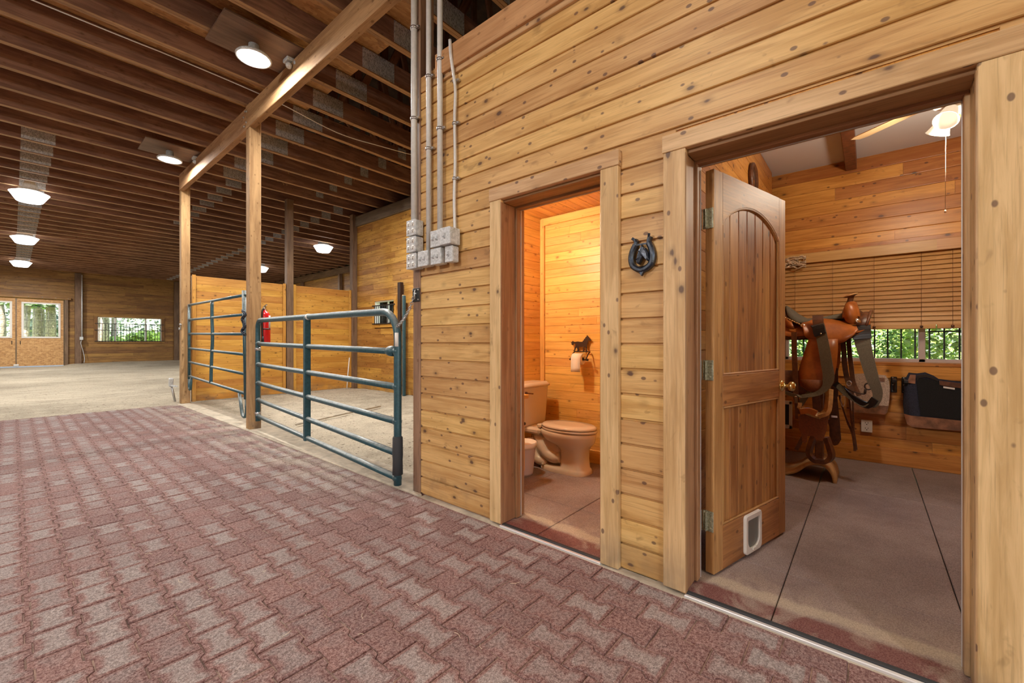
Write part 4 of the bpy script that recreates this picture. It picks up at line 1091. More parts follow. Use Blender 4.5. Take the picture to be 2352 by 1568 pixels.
# ---------------------------------------------------------------- horse head in a horseshoe, iron wall ornament
t = thing('horseshoe_hook', 'black iron horseshoe ornament with a horse head, hung between the two doorways', 'wall ornament', (2.02, .864, 1.53))
def hs(a, z): return V((2.018, .862 - a, 1.604 + z))          # a: to the right in the photo
b = MB()
P = spline([hs(-.034, .088), hs(-.030, .066), hs(-.048, .03), hs(-.055, -.01), hs(-.042, -.048), hs(0, -.068), hs(.042, -.048), hs(.055, -.01), hs(.050, .03), hs(.036, .066), hs(.042, .092)], 5)
rows = []
for i, p in enumerate(P):
    T = (P[min(i + 1, len(P) - 1)] - P[max(i - 1, 0)]).normalized(); N = V((1, 0, 0)).cross(T).normalized()
    w = .0135 if 5 < i < len(P) - 6 else .009
    rows.append([p + N * w + V((.02, 0, 0)), p + N * w + V((-.004, 0, 0)), p + N * w * .4 + V((-.012, 0, 0)), p - N * w * .4 + V((-.012, 0, 0)), p - N * w + V((-.004, 0, 0)), p - N * w + V((.02, 0, 0))])
b.grid(rows, closed=True, smooth=False)
b.add(rows[0], [(0, 1, 2, 3, 4, 5)]); b.add(rows[-1], [(5, 4, 3, 2, 1, 0)])
b.bar(hs(-.034, .058), hs(.036, .060), .007, .008); b.bar(hs(-.028, .078) + V((0, 0, 0)), hs(-.046, .094) + V((-.01, 0, 0)), .010, .012); b.bar(hs(.036, .07), hs(.043, .105) + V((-.012, 0, 0)), .011, .012)
b.prism([(-.018, -.066), (0, -.098), (.018, -.066)], hs(0, 0) + V((-.006, 0, 0)), (0, -1, 0), (0, 0, 1), (.02, 0, 0))
obj('horseshoe', b, 'iron', t)
b = MB()
prof = [(-.012, -.040), (-.022, -.034), (-.025, -.02), (-.019, .005), (-.012, .028), (-.002, .044), (.004, .058), (.010, .045), (.024, .036), (.038, .012), (.043, -.018), (.036, -.03), (.026, -.012), (.014, -.002), (.006, -.012), (-.004, -.030)]
def headring(sc, x): return [hs(a * sc + .003 * (1 - sc), z * sc) + V((x, 0, 0)) for a, z in prof]
R = [headring(1, .012), headring(1, -.004), headring(.93, -.012), headring(.74, -.015)]
b.grid([r[::-1] for r in R], closed=True, smooth=False)
# sides built from the outline centre
cen = [hs(.006, .012) + V((-.018, 0, 0))]; n = len(prof)
b.add(R[3] + cen, [(i, (i + 1) % n, n) for i in range(n)])
b.lathe([(0, 0), (.004, 0), (.003, .004), (0, .005)], hs(-.006, .020) + V((-.014, 0, 0)), (-1, 0, 0), 8)
b.tube([hs(-.024, -.016) + V((-.014, 0, 0)), hs(-.012, -.010) + V((-.016, 0, 0)), hs(.002, -.006) + V((-.014, 0, 0))], .003, 5); b.tube([hs(-.012, .026) + V((-.014, 0, 0)), hs(0, .014) + V((-.018, 0, 0)), hs(.008, -.002) + V((-.014, 0, 0))], .003, 5)
for k in range(4): b.tube([hs(.012 + .006 * k, .036 - .009 * k) + V((-.012, 0, 0)), hs(.026 + .004 * k, .018 - .012 * k) + V((-.012, 0, 0)), hs(.030 + .004 * k, -.002 - .010 * k) + V((-.008, 0, 0))], .0035, 5)
obj('horse_head', b, 'iron', t)

# ---------------------------------------------------------------- bathroom furniture
t = thing('toilet', 'bone coloured two-piece toilet with its lid down, tank against the left wall', 'toilet', (3.27, 2.3, 0.003))
TX = 3.275
def ell(cy, rx, ry, z, n=28, p=2.0, front=1.0):
    out = []
    for k in range(n):
        a = 2 * PI * k / n; c, s_ = math.cos(a), math.sin(a)
        y = cy + ry * (abs(s_) ** (2 / p)) * (1 if s_ > 0 else -1) * (front if s_ < 0 else 1)
        out.append(V((TX + rx * (abs(c) ** (2 / p)) * (1 if c > 0 else -1), y, z)))
    return out
b = MB()   # pedestal and bowl
rings = [ell(2.12, .128, .245, .003, p=3.4), ell(2.12, .128, .245, .028, p=3.4), ell(2.11, .116, .228, .045, p=3.4), ell(2.025, .106, .128, .055, p=3.4), ell(2.022, .100, .120, .13, p=3.2), ell(2.022, .104, .122, .205, p=3), ell(2.045, .125, .17, .245, p=2.4), ell(2.085, .165, .25, .285), ell(2.10, .183, .275, .33), ell(2.10, .186, .278, .362), ell(2.10, .180, .27, .372), ell(2.10, .15, .24, .374)]
b.grid(rings, closed=True, flip=True); b.add(rings[0], [tuple(range(28))]); b.add(rings[-1], [tuple(range(28))])
obj('bowl', b, 'bone', t)
b = MB(); b.box(TX - .075, TX + .075, 2.10, 2.50, .03, .33, .05); b.tube(spline([(TX - .055, 2.40, .30), (TX - .066, 2.34, .21), (TX - .070, 2.27, .14), (TX - .070, 2.20, .12), (TX - .066, 2.13, .13)], 5), [.05] * 5 + [.056] * 12 + [.05] * 4, 14); b.tube(spline([(TX - .05, 2.47, .26), (TX - .064, 2.45, .14), (TX - .066, 2.38, .07), (TX - .06, 2.28, .06)], 5), .048, 12)
b.lathe([(0, 0), (.014, 0), (.014, .012), (.008, .02), (0, .02)], (TX - .112, 2.30, .04), n=10)
obj('trapway', b, 'bone', t)
b = MB(); b.box(TX - .13, TX + .13, 2.33, 2.66, .31, .374, .02); obj('deck', b, 'bone', t)
b = MB()
r1 = [ell(2.09, .183, .272, z, front=1.02) for z in (.376, .392)]
b.grid([ell(2.09, .178, .267, .375), r1[0], r1[1], ell(2.09, .178, .267, .396)], closed=True, flip=True); b.add(ell(2.09, .178, .267, .396), [tuple(range(28))]); obj('seat_ring', b, 'bone', t)
b = MB()
b.grid([ell(2.09, .176, .262, .398), ell(2.09, .184, .272, .402), ell(2.09, .184, .272, .415), ell(2.09, .170, .256, .425), ell(2.09, .10, .17, .429)], closed=True, flip=True); b.add(ell(2.09, .10, .17, .429), [tuple(range(28))])
for s_ in (-1, 1): b.box(TX + s_ * .08 - .025, TX + s_ * .08 + .025, 2.33, 2.375, .376, .41, .008)
obj('lid', b, 'bone', t)
b = MB()
def tank(w, d, yc, z, n=6): 
    P = []
    for (cx, cy, st) in ((w - .04, -d + .04, 3), (w - .04, d - .02, 0), (-w + .04, d - .02, 1), (-w + .04, -d + .04, 2)):
        r = .04 if cy < 0 else .02
        for k in range(n + 1): q = (st + k / n) * PI / 2; P.append(V((TX + cx + r * math.cos(q), yc + cy + r * math.sin(q), z)))
    return P
rg = [tank(.19, .085, 2.563, .375), tank(.20, .09, 2.563, .40), tank(.225, .098, 2.56, .735)]
b.grid(rg, closed=True, flip=True); b.add(rg[0], [tuple(range(len(rg[0])))]); obj('tank', b, 'bone', t)
b = MB(); rg = [tank(.225, .098, 2.56, .734), tank(.240, .108, 2.558, .742), tank(.240, .108, 2.558, .758), tank(.215, .09, 2.56, .782)]
b.grid(rg, closed=True, flip=True); b.add(rg[-1], [tuple(range(len(rg[-1])))]); obj('tank_lid', b, 'bone', t)
b = MB(); b.lathe([(.013, 0), (.013, .016), (0, .016)], (TX - .16, 2.462, .695), (0, -1, 0), 12); b.bar((TX - .165, 2.44, .695), (TX - .08, 2.436, .683), .014, .012, bev=.003); obj('flush_lever', b, 'dkleather', t)
# vanity sliver, waste bin
t = thing('vanity_cabinet', 'edge of a pine vanity cabinet just inside the bathroom doorway', 'cabinet', (2.55, 2.43, 0.003))
b = MB(); b.box(2.29, 2.79, 2.215, 2.655, .09, .70, .003); b.box(2.29, 2.73, 2.27, 2.655, .003, .09); obj('body', b, 'bath', t)
b = MB(); b.box(2.27, 2.815, 2.19, 2.662, .70, .735, .006); obj('countertop', b, 'bath', t)
b = MB(); b.box(2.32, 2.76, 2.197, 2.214, .56, .68, .004); d_ = obj('drawer', b, 'bath', t)
b = MB(); b.lathe([(.006, 0), (.006, .012), (.014, .02), (.012, .028), (0, .03)], (2.70, 2.197, .62), (0, -1, 0), 12); obj('knob', b, 'bronze', d_)
b = MB(); b.box(2.32, 2.76, 2.197, 2.214, .11, .54, .004); d_ = obj('cabinet_door', b, 'bath', t)
b = MB(); b.lathe([(.006, 0), (.006, .012), (.014, .02), (.012, .028), (0, .03)], (2.735, 2.197, .50), (0, -1, 0), 12); obj('knob', b, 'bronze', d_)
t = thing('waste_bin', 'small pale plastic waste bin between vanity and toilet', 'bin', (2.935, 2.36, .003))
b = MB(); b.lathe([(0, 0), (.092, 0), (.098, .02), (.122, .27), (.126, .275), (.126, .282), (.119, .283), (.118, .27), (.09, .03), (0, .02)], (2.935, 2.36, .003), n=28); obj('tub', b, 'pink', t)
b = MB(); b.lathe([(.128, .24), (.131, .26), (.129, .285), (.122, .288)], (2.935, 2.36, .003), n=28); obj('liner', b, 'paper', t)
# paper holder with a horse silhouette, and its roll
t = thing('paper_holder', 'dark metal toilet paper holder topped with a trotting horse silhouette', 'toilet paper holder', (3.62, 2.12, 1.0))
HS = [(-.100,.052),(-.112,.060),(-.104,.068),(-.116,.078),(-.102,.080),(-.096,.090),(-.084,.082),(-.070,.078),(-.055,.082),(-.04,.084),(-.01,.080),(.012,.080),(.018,.092),(.026,.094),(.030,.108),(.040,.112),(.046,.126),(.056,.130),(.060,.142),(.068,.134),(.078,.124),(.094,.106),(.100,.098),(.094,.090),(.082,.094),(.074,.090),(.068,.076),(.062,.058),(.058,.044),(.060,.028),(.054,.014),(.058,.002),(.066,-.008),(.052,-.010),(.046,.004),(.048,.018),(.042,.032),(.034,.036),(.030,.022),(.034,.006),(.026,-.010),(.014,-.010),(.020,.004),(.018,.020),(.022,.034),(-.004,.032),(-.024,.036),(-.030,.022),(-.026,.008),(-.032,-.010),(-.046,-.010),(-.040,.004),(-.046,.018),(-.050,.028),(-.062,.016),(-.066,.002),(-.076,-.010),(-.088,-.008),(-.078,.006),(-.074,.022),(-.066,.038),(-.066,.060),(-.074,.066),(-.086,.060),(-.092,.046)]
b = MB()
# fan-free filling: strips between upper and lower outline by scan columns
def inside(poly, px, py):
    c = False; n = len(poly)
    for i in range(n):
        (x1, y1_), (x2, y2_) = poly[i], poly[(i + 1) % n]
        if (y1_ > py) != (y2_ > py) and px < (x2 - x1) * (py - y1_) / (y2_ - y1_) + x1: c = not c
    return c
from mathutils.geometry import tessellate_polygon
def flat_shape(b, poly, o, X, Y, d):
    o, X, Y, d = V(o), V(X), V(Y), V(d); n = len(poly)
    tri = tessellate_polygon([[V((a, c, 0)) for a, c in poly]])
    vs = [o + X * a + Y * c for a, c in poly] + [o + X * a + Y * c + d for a, c in poly]
    b.add(vs, [tuple(q) for q in tri] + [tuple(n + k for k in q[::-1]) for q in tri] + [(i, (i + 1) % n, n + (i + 1) % n, n + i) for i in range(n)])
flat_shape(b, HS, (3.606, 2.155, 1.092), (0, -1.05, 0), (0, 0, 1.05), (.006, 0, 0))
obj('horse_silhouette', b, 'bronze', t)
b = MB(); b.box(3.606, 3.616, 2.06, 2.24, 1.076, 1.086, .002)
for yy in (2.235, 2.062): b.tube(spline([(3.612, yy, 1.078), (3.58, yy, 1.06), (3.545, yy, 1.02), (3.535, yy, 1.005)], 4), .006, 6)
b.tube([(3.535, 2.245, 1.005), (3.535, 2.055, 1.005)], .007, 8); b.lathe([(0, 0), (.012, .002), (.010, .018), (0, .02)], (3.535, 2.055, 1.005), (0, -1, 0), 10)
obj('holder_arm', b, 'bronze', t)
t = thing('toilet_paper', 'cream toilet paper roll on the horse holder, end hanging down', 'toilet paper', (3.535, 2.15, .93))
b = MB(); b.lathe([(.018, -.052), (.054, -.052), (.054, .052), (.018, .052), (.018, -.052)], (3.535, 2.145, 1.012), (0, 1, 0), 28); obj('roll', b, 'paper', t)
b = MB(); b.grid([[(3.535 - .0545 * math.cos(a), y, 1.0 + .0545 * math.sin(a)) for y in (2.094, 2.196)] for a in (1.2, .8, .4, 0)] + [[(3.48, y, z) for y in (2.094, 2.196)] for z in (.97, .93, .888)], thick=.001); obj('loose_end', b, 'paper', t)
# vanity wall lamp, out of sight beside the doorway
t = thing('vanity_lamp', 'warm bulb lamp on the bathroom wall above the vanity', 'lamp', (2.5, 2.6, 2.1))
b = MB(); b.box(2.36, 2.64, 2.625, 2.648, 2.1, 2.2, .006); obj('back_plate', b, 'bronze', t)
b = MB()
for x in (2.43, 2.57): b.lathe([(0, -.04), (.03, -.03), (.04, 0), (.03, .03), (0, .04)], (x, 2.575, 2.15), n=14)
obj('bulbs', b, 'bulb', t)
# ---------------------------------------------------------------- tack room: window, blinds, fittings
y0, y1, z0, z1 = WIN
b = MB()
b.box(XB - .03, XB + .10, y0 - .02, y1 + .02, z0 - .035, z0 - .004, .003); b.box(XB - .026, XB + .001, y0 - .05, y1 + .05, z0 - .155, z0 - .036, .003)
for (a, c, d, e) in ((y0 - .08, y0, z0, z1), (y1, y1 + .08, z0, z1)): b.box(XB - .026, XB + .001, a, c, d, e, .003)
b.box(XB - .03, XB + .001, y0 - .09, y1 + .09, z1, z1 + .09, .003)
w3 = struct('window_3', b, 'room')
b = MB()
for (a, c, d, e) in ((y0, y1, z0 - .01, z0 + .03), (y0, y1, z1 - .04, z1), (y0, y0 + .03, z0, z1), (y1 - .03, y1, z0, z1), (-.408, -.362, z0, z1)): b.box(XB + .075, XB + .145, a, c, d, e, .003)
struct('window_frame', b, plain('mauve vinyl frame', (.50, .40, .37), .5), w3)
b = MB(); b.box(XB + .108, XB + .112, y0 + .03, y1 - .03, z0 + .03, z1 - .04); struct('window_pane', b, 'glass', w3)
b = MB()
for k in range(-6, 9):
    yy = -.048 - .0985 * k
    if y0 < yy < y1: b.box(XB + .165, XB + .177, yy - .006, yy + .006, z0 - .02, z1)
b.box(XB + .164, XB + .178, y0, -.43, 1.268, 1.28); b.box(XB + .164, XB + .178, y0, y1, 1.9, 1.912)
struct('window_bars', b, 'black', w3)
def blind(ya, yb, label):
    t = thing('window_blind', label, 'blind', (5.385, (ya + yb) / 2, 1.30), 'wooden blinds in the tack room')
    b = MB(); b.box(5.352, 5.405, ya, yb, 2.005, 2.088, .006); b.box(5.345, 5.36, ya - .004, yb + .004, 1.998, 2.10, .004); obj('valance', b, 'blind', t)
    b = MB(); n = 16
    for k in range(n):
        z = 1.985 - k * (1.985 - 1.355) / (n - 1); a = math.radians(66)
        b.obox((5.385, (ya + yb) / 2, z), Y1, V((math.cos(a), 0, math.sin(a))), V((-math.sin(a), 0, math.cos(a))), (yb - ya) / 2, .0265, .0014, 0, rnd=.45 + .1 * random.random())
    obj('slats', b, 'blind', t)
    b = MB(); b.box(5.368, 5.402, ya + .004, yb - .004, 1.296, 1.338, .005); obj('bottom_rail', b, 'blind', t)
    b = MB()
    q = [ya + .1 + (yb - ya - .2) * f for f in ((0, .34, .67, 1) if yb - ya > .9 else (0, 1))]
    for yy in q:
        b.tube([(5.358, yy, 2.0), (5.358, yy, 1.3)], .0018, 4); b.lathe([(0, 0), (.011, 0), (.012, .012), (.006, .02), (0, .02)], (5.368, yy, 1.317), (-1, 0, 0), 8)
    obj('ladder_cord', b, 'dkleather', t)
blind(-.470, .695, 'wide wooden slat blind half lowered behind the saddle')
blind(-1.22, -.4690, 'second wooden slat blind, only its edge showing by the right door jamb')
b = MB()
for k in range(9):
    za = 1.955 + .012 * (k % 5) + .012 * random.random(); pts = []
    for j in range(7): pts.append((5.325 + random.uniform(-.012, .010), .70 - .034 * j, za + .022 * (k % 4) + random.uniform(-.018, .018)))
    b.tube(spline(pts, 3), [.006 + .004 * random.random()] * 19, 6)
for k in range(14): 
    yy = .50 + .2 * random.random(); zz = 1.96 + .1 * random.random(); b.tube([(5.325, yy, zz), (5.305, yy + random.uniform(-.02, .02), zz + random.uniform(-.03, .03))], .004, 5)
tag(obj('driftwood_bundle', b, 'chip'), 'bundle of pale twisted driftwood fixed at the top corner of the blind', 'driftwood')
t = thing('ceiling_joist', 'single dark brown beam under the white tack room ceiling', 'beam', (3.8, .13, 2.90))
b = MB(); b.box(2.265, XB - .004, .088, .176, 2.90, 3.004, .004); obj('beam_timber', b, plain('reddish brown beam', (.16, .052, .022), .5, 0, 20, .3), t)
# round wall plaque above the open door
t = thing('wall_clock', 'small round wooden clock on the tack room wall above the open door', 'clock', (4.235, .78, 2.52))
b = MB(); b.lathe([(0, 0), (.13, 0), (.14, .012), (.135, .03), (.115, .036), (.105, .02), (0, .02)], (4.235, .794, 2.62), (0, -1, 0), 28); obj('rim', b, 'dkleather', t)
b = MB(); b.lathe([(0, .022), (.105, .022), (0, .0221)], (4.235, .794, 2.62), (0, -1, 0), 28); obj('face', b, 'chrome', t)
# outlet, wall grille, hooks
t = thing('wall_outlet', 'white outlet plate low on the tack room back wall', 'outlet', (5.415, .014, .288))
b = MB(); b.box(5.410, 5.417, -.030, .055, .29, .41, .003); obj('plate', b, 'white', t)
b = MB()
for zc in (.325, .378):
    for q in (-1, 1): b.box(5.4085, 5.411, .0125 + q * .010 - .002, .0125 + q * .010 + .002, zc - .002, zc + .011)
    b.box(5.4085, 5.411, .008, .017, zc - .015, zc - .008)
obj('sockets', b, 'black', t)
t = thing('wall_heater', 'white framed wall grille left of the saddle stand', 'vent', (5.41, .70, .24))
b = MB()
for (a, c, d, e) in ((.625, .655, .24, .54), (.765, .79, .24, .54), (.625, .79, .24, .28), (.625, .79, .50, .54)): b.box(5.40, 5.418, a, c, d, e, .004)
obj('frame', b, 'white', t)
b = MB(); b.box(5.408, 5.417, .65, .77, .27, .51)
obj('grille', b, 'black', t)
def hook(y, label):
    t = thing('pad_bracket', label, 'bracket', (5.40, y, .70), 'black brackets under the window')
    b = MB(); b.box(5.408, 5.418, y - .022, y + .022, .695, .845, .003); obj('plate', b, 'black', t)
    b = MB(); b.bar((5.41, y, .825), (5.22, y, .815), .028, .02); b.bar((5.41, y, .72), (5.26, y, .81), .012, .02); obj('arm', b, 'black', t)
    b = MB()
    for zz in (.71, .77, .835): b.lathe([(0, 0), (.008, 0), (.006, .005), (0, .006)], (5.408, y + .008, zz), (-1, 0, 0), 8)
    obj('screw', b, 'steel', t)
hook(-.185, 'black metal bracket between the two hung saddle pads')
hook(-.262, 'black metal bracket carrying the left end of the dark saddle pad')
def pad(name, label, outline, x, felt, trims, th=.022):
    """saddle pad hung in a fold; outline in (y, z)"""
    t = thing(name, label, 'saddle pad', (x, sum(p[0] for p in outline) / len(outline), min(p[1] for p in outline)))
    b = MB(); flat_shape(b, [(-p[0], p[1]) for p in outline], (x, 0, 0), (0, -1, 0), (0, 0, 1), (-th, 0, 0)); flat_shape(b, [(-p[0], p[1] + .01) for p in outline], (x + .028, 0, 0), (0, -1, 0), (0, 0, 1), (-th, 0, 0))
    obj('felt_body', b, felt, t)
    for k_, (nm, poly, m_, lb) in enumerate(trims):
        b = MB(); flat_shape(b, [(-p[0], p[1]) for p in poly], (x - th - .001 - .0025 * k_, 0, 0), (0, -1, 0), (0, 0, 1), (-.006, 0, 0)); obj(nm, b, m_, t, lb)
    return t
pad('saddle_pad', 'oatmeal felt saddle pad with brown patches, hung behind the saddle straps', [(.14, .845), (.015, .858), (-.125, .846), (-.150, .80), (-.156, .72), (-.15, .60), (-.138, .515), (-.12, .49), (.10, .487), (.14, .5)], 5.375, 'tanfelt',
    [('leather_patch', [(-.06, .835), (-.118, .833), (-.118, .797), (-.06, .800)], 'hide', None), ('lower_edge', [(.12, .575), (.0, .565), (-.145, .57), (-.138, .512), (-.118, .486), (.12, .484)], 'hide', 'brown worn lower edge')])
pad('saddle_pad', 'black and navy felt saddle pad with a brown cowhide lower edge, by the right jamb', [(-.252, .76), (-.264, .83), (-.285, .882), (-.33, .878), (-.345, .878), (-.395, .890), (-.45, .862), (-.48, .835), (-.62, .818), (-.80, .86), (-.83, .6), (-.80, .41), (-.62, .405), (-.308, .400), (-.27, .425), (-.252, .50), (-.246, .60)], 5.335, 'navyfelt',
    [('black_panel', [(-.33, .85), (-.47, .832), (-.62, .80), (-.80, .80), (-.80, .497), (-.62, .497), (-.36, .508)], 'blackfelt', 'black felt panel'),
     ('leather_tab', [(-.292, .876), (-.330, .876), (-.326, .795), (-.272, .802)], 'hide', None), ('handle_edge', [(-.335, .872), (-.395, .886), (-.45, .856), (-.478, .832), (-.470, .826), (-.40, .862), (-.352, .848), (-.336, .82)], 'blackleather', None),
     ('wear_leather', [(-.48, .833), (-.63, .815), (-.63, .772), (-.482, .795)], 'dkleather', None), ('white_tag', [(-.505, .785), (-.575, .775), (-.575, .760), (-.505, .770)], 'white', None),
     ('cowhide_edge', [(-.25, .515), (-.30, .503), (-.45, .500), (-.81, .49), (-.80, .41), (-.62, .405), (-.308, .400), (-.27, .425)], 'hide', 'brown and white cowhide edge')])

# ---------------------------------------------------------------- ceiling fan with lamps
FX, FY = 3.87, -.42
t = thing('ceiling_fan', 'pale bladed ceiling fan with lit glass shades, seen through the tack room doorway', 'ceiling fan', (FX, FY, 2.5))
b = MB(); b.lathe([(0, 0), (.05, 0), (.06, .03), (.02, .045), (.014, .05), (.014, .05), (.10, .06), (.115, .09), (.115, .14), (.08, .17), (.02, .175), (.015, .30), (.06, .33), (.062, .36), (0, .36)], (FX, FY, 2.64), n=24); obj('motor_housing', b, 'white', t)
for k in range(5):
    a = math.radians(53) + k * 2 * PI / 5
    u = V((math.cos(a), math.sin(a), 0)); w = V((-math.sin(a), math.cos(a), -.16)).normalized(); c = V((FX, FY, 2.755))
    b = MB(); poly = [(.17, -.045), (.24, -.058), (.58, -.066), (.625, -.045), (.625, .045), (.58, .066), (.24, .058), (.17, .045)]
    b.prism(poly, c, u, w, u.cross(w) * .006); obj('blade', b, 'fanblade', t)
    b = MB(); b.bar(c + u * .09, c + u * .22, .03, .006); obj('blade_arm', b, 'white', t)
for k in range(3):
    a = math.radians(155) + k * 2 * PI / 3
    u = V((math.cos(a), math.sin(a), 0)); c = V((FX, FY, 2.655)) + u * .045
    b = MB(); b.lathe([(.020, 0), (.036, .018), (.043, .05), (.046, .08), (.058, .112), (.064, .122), (.060, .122), (.042, .085), (.03, .03), (0, .02)], c, u * .62 - Z1 * .78, 20); obj('lamp_shade', b, 'shade', t)
b = MB(); b.tube([(FX + .02, FY + .038, 2.65), (FX + .025, FY + .04, 2.03)], .0014, 5); b.lathe([(0, 0), (.006, .004), (.005, .02), (0, .024)], (FX + .025, FY + .04, 2.01), n=8); obj('pull_chain', b, 'paper', t)

# ---------------------------------------------------------------- saddle stand
SX, SY = 4.60, .29
t = thing('saddle_stand', 'bent plywood saddle stand with an arched foot, under the western saddle', 'saddle stand', (SX, SY, .002))
prof = spline([(0, .765, .03), (0, .68, .012), (0, .58, .022), (0, .49, .06), (0, .42, .125), (0, .36, .155), (0, .30, .158), (0, .25, .128), (0, .215, .075), (0, .200, .004)], 5)
b = MB(); b.grid([[V((4.40, p.y, p.z)), V((4.80, p.y, p.z))] for p in prof], thick=.024, smooth=True, flip=True); obj('arched_foot', b, 'ply', t)
b = MB(); b.box(SX - .05, SX + .05, .30, .36, .13, 1.14, .006); b.bar((SX, .33, .6), (SX, .50, .20), .05, .03); obj('upright', b, 'dkleather', t)
b = MB()
b.grid([[(SX + .10 * math.sin(a), y, 1.20 + .07 * math.cos(a)) for a in [q * .2 - 1.4 for q in range(15)]] for y in (.06, .2, .4, .56)], thick=.02); obj('saddle_rest', b, 'ply', t)

# ---------------------------------------------------------------- western saddle (horn towards -y, near side towards -x)
sad = thing('western_saddle', 'brown western saddle with dark suede seat and horn, on the stand before the blind', 'saddle', (SX, .28, .75))
def drape(y, zt, hw, zb, n=11, sag=.9):
    """cross-section over the horse-back: flat-ish crown falling to the skirts"""
    P = []
    for k in range(n):
        u = -1 + 2 * k / (n - 1); a = abs(u)
        P.append(V((SX - u * hw * (1 - .18 * (1 - a) * a), y, zt - (zt - zb) * (a ** 1.7))))
    return P
b = MB()   # bars and rear/front skirts
sk = [(.66, 1.36, .20, 1.27), (.60, 1.37, .225, 1.235), (.50, 1.365, .235, 1.225), (.42, 1.36, .24, 1.235), (.30, 1.36, .235, 1.25), (.15, 1.37, .235, 1.25), (.06, 1.39, .225, 1.255), (.0, 1.40, .20, 1.285), (-.012, 1.395, .17, 1.30)]
b.grid([drape(*q) for q in sk], thick=.012); obj('skirt', b, 'lacq', sad)
b = MB()   # dark sheepskin underside showing as an edge
b.grid([drape(y, zt - .02, hw - .004, zb - .018) for y, zt, hw, zb in sk], thick=.02); obj('fleece_lining', b, 'dkleather', sad)
for s_ in (1, -1):
    b = MB()
    jt = [(.442, 1.34), (.404, 1.357), (.358, 1.365), (.297, 1.372), (.232, 1.362), (.157, 1.338), (.1, 1.322), (.074, 1.31)]
    jm = [(.436, 1.322), (.412, 1.30), (.360, 1.275), (.294, 1.262), (.230, 1.262), (.156, 1.262), (.094, 1.272), (.066, 1.285)]
    jb = [(.430, 1.30), (.420, 1.232), (.368, 1.178), (.291, 1.152), (.225, 1.153), (.150, 1.176), (.092, 1.225), (.060, 1.27)]
    rows = [[V((SX - s_ * (.13 + .0 * q[0]), q[0], q[1])) for q in jt], [V((SX - s_ * .19, a[0], (a[1] * .6 + c[1] * .4))) for a, c in zip(jt, jm)], [V((SX - s_ * .232, q[0], q[1])) for q in jm], [V((SX - s_ * .252, (a[0] + c[0]) / 2, (a[1] + c[1]) / 2)) for a, c in zip(jm, jb)], [V((SX - s_ * .258, q[0], q[1])) for q in jb]]
    b.grid(rows, thick=.007, flip=(s_ < 0)); obj('seat_jockey', b, 'lacq', sad)
    # fender hanging below the jockey
    b = MB()
    L_ = [(.385, 1.20), (.412, 1.10), (.440, 1.00), (.458, .92), (.460, .86), (.440, .80), (.385, .758)]
    R_ = [(.190, 1.20), (.190, 1.10), (.196, 1.00), (.208, .92), (.228, .86), (.258, .80), (.305, .758)]
    rows = []
    for k, (p, q) in enumerate(zip(L_, R_)):
        rows.append([V((SX - s_ * (.262 + .010 * math.sin(u * PI) - .004 * k * .3), p[0] + (q[0] - p[0]) * u, p[1] + (q[1] - p[1]) * u)) for u in (0, .2, .4, .6, .8, 1)])
    b.grid(rows, thick=.006, flip=(s_ < 0)); obj('fender', b, 'lacq', sad)
    b = MB()
    rows = [[V((SX - s_ * (.270 + .010 * math.sin(u * PI)), p[0] + (q[0] - p[0]) * u, p[1] + (q[1] - p[1]) * u)) for u in (.08, .35, .65, .92)] for p, q in list(zip(L_, R_))[4:]] 
    b.grid(rows, thick=.004, flip=(s_ < 0)); obj('fender_patch', b, 'tooled', sad)
    b = MB(); b.lathe([(0, 0), (.026, 0), (.024, .004), (.012, .008), (0, .009)], (SX - s_ * .205, .062, 1.345), (-s_, -.5, .3), 16, sy=.75); obj('concho', b, 'chrome', sad); b = MB(); b.lathe([(0, 0), (.018, 0), (.016, .004), (.008, .007), (0, .008)], (SX - s_ * .226, .430, 1.318), (-s_, .2, .4), 14); obj('concho', b, 'chrome', sad)
# seat: suede, dished, rising to the cantle
b = MB(); rows = []
for y, zc, hw, ed in ((.575, 1.518, .14, -.10), (.55, 1.500, .165, -.11), (.51, 1.463, .185, -.10), (.47, 1.425, .185, -.08), (.42, 1.395, .17, -.045), (.36, 1.392, .135, -.025), (.30, 1.402, .12, -.030), (.24, 1.415, .105, -.038), (.18, 1.428, .09, -.05), (.13, 1.432, .075, -.06)):
    rows.append([V((SX - u * hw, y + (.02 if y > .5 else 0) * (-u * u), zc + ed * abs(u) ** 2.2 - .006 * math.cos(u * PI / 2))) for u in (-1, -.75, -.5, -.25, 0, .25, .5, .75, 1)])
b.grid(rows, thick=.014); obj('seat', b, 'suede', sad)
b = MB()   # cantle back with its binding
rows = []
for z_, f in ((1.34, .20), (1.40, .19), (1.46, .175), (1.505, .155)):
    rows.append([V((SX - f * math.sin(a), .50 + .085 * math.cos(a) * (1 + .0 * z_) + (z_ - 1.40) * .18, z_ - (.05 + .10 * (z_ - 1.34) / .165) * abs(math.sin(a)) ** 1.6)) for a in [q * PI / 12 - PI / 2 for q in range(13)]])
b.grid(rows, thick=.010, flip=True); obj('cantle', b, 'lacq', sad)
b = MB(); b.tube([r + V((0, -.004, .006)) for r in rows[-1]], .011, 8); obj('cantle_binding', b, 'dkleather', sad)
for s_ in (1, -1):
    b = MB()
    for k in range(9): 
        p = lerp((SX - s_ * .205, .575, 1.40), (SX - s_ * .222, .44, 1.322), k / 8); b.lathe([(0, -.010), (.005, -.006), (.006, 0), (.005, .006), (0, .010)], p, (0, -.85, -.2 - .5 * (k % 2)), 8)
    obj('rope_edge', b, 'rawhide', sad)
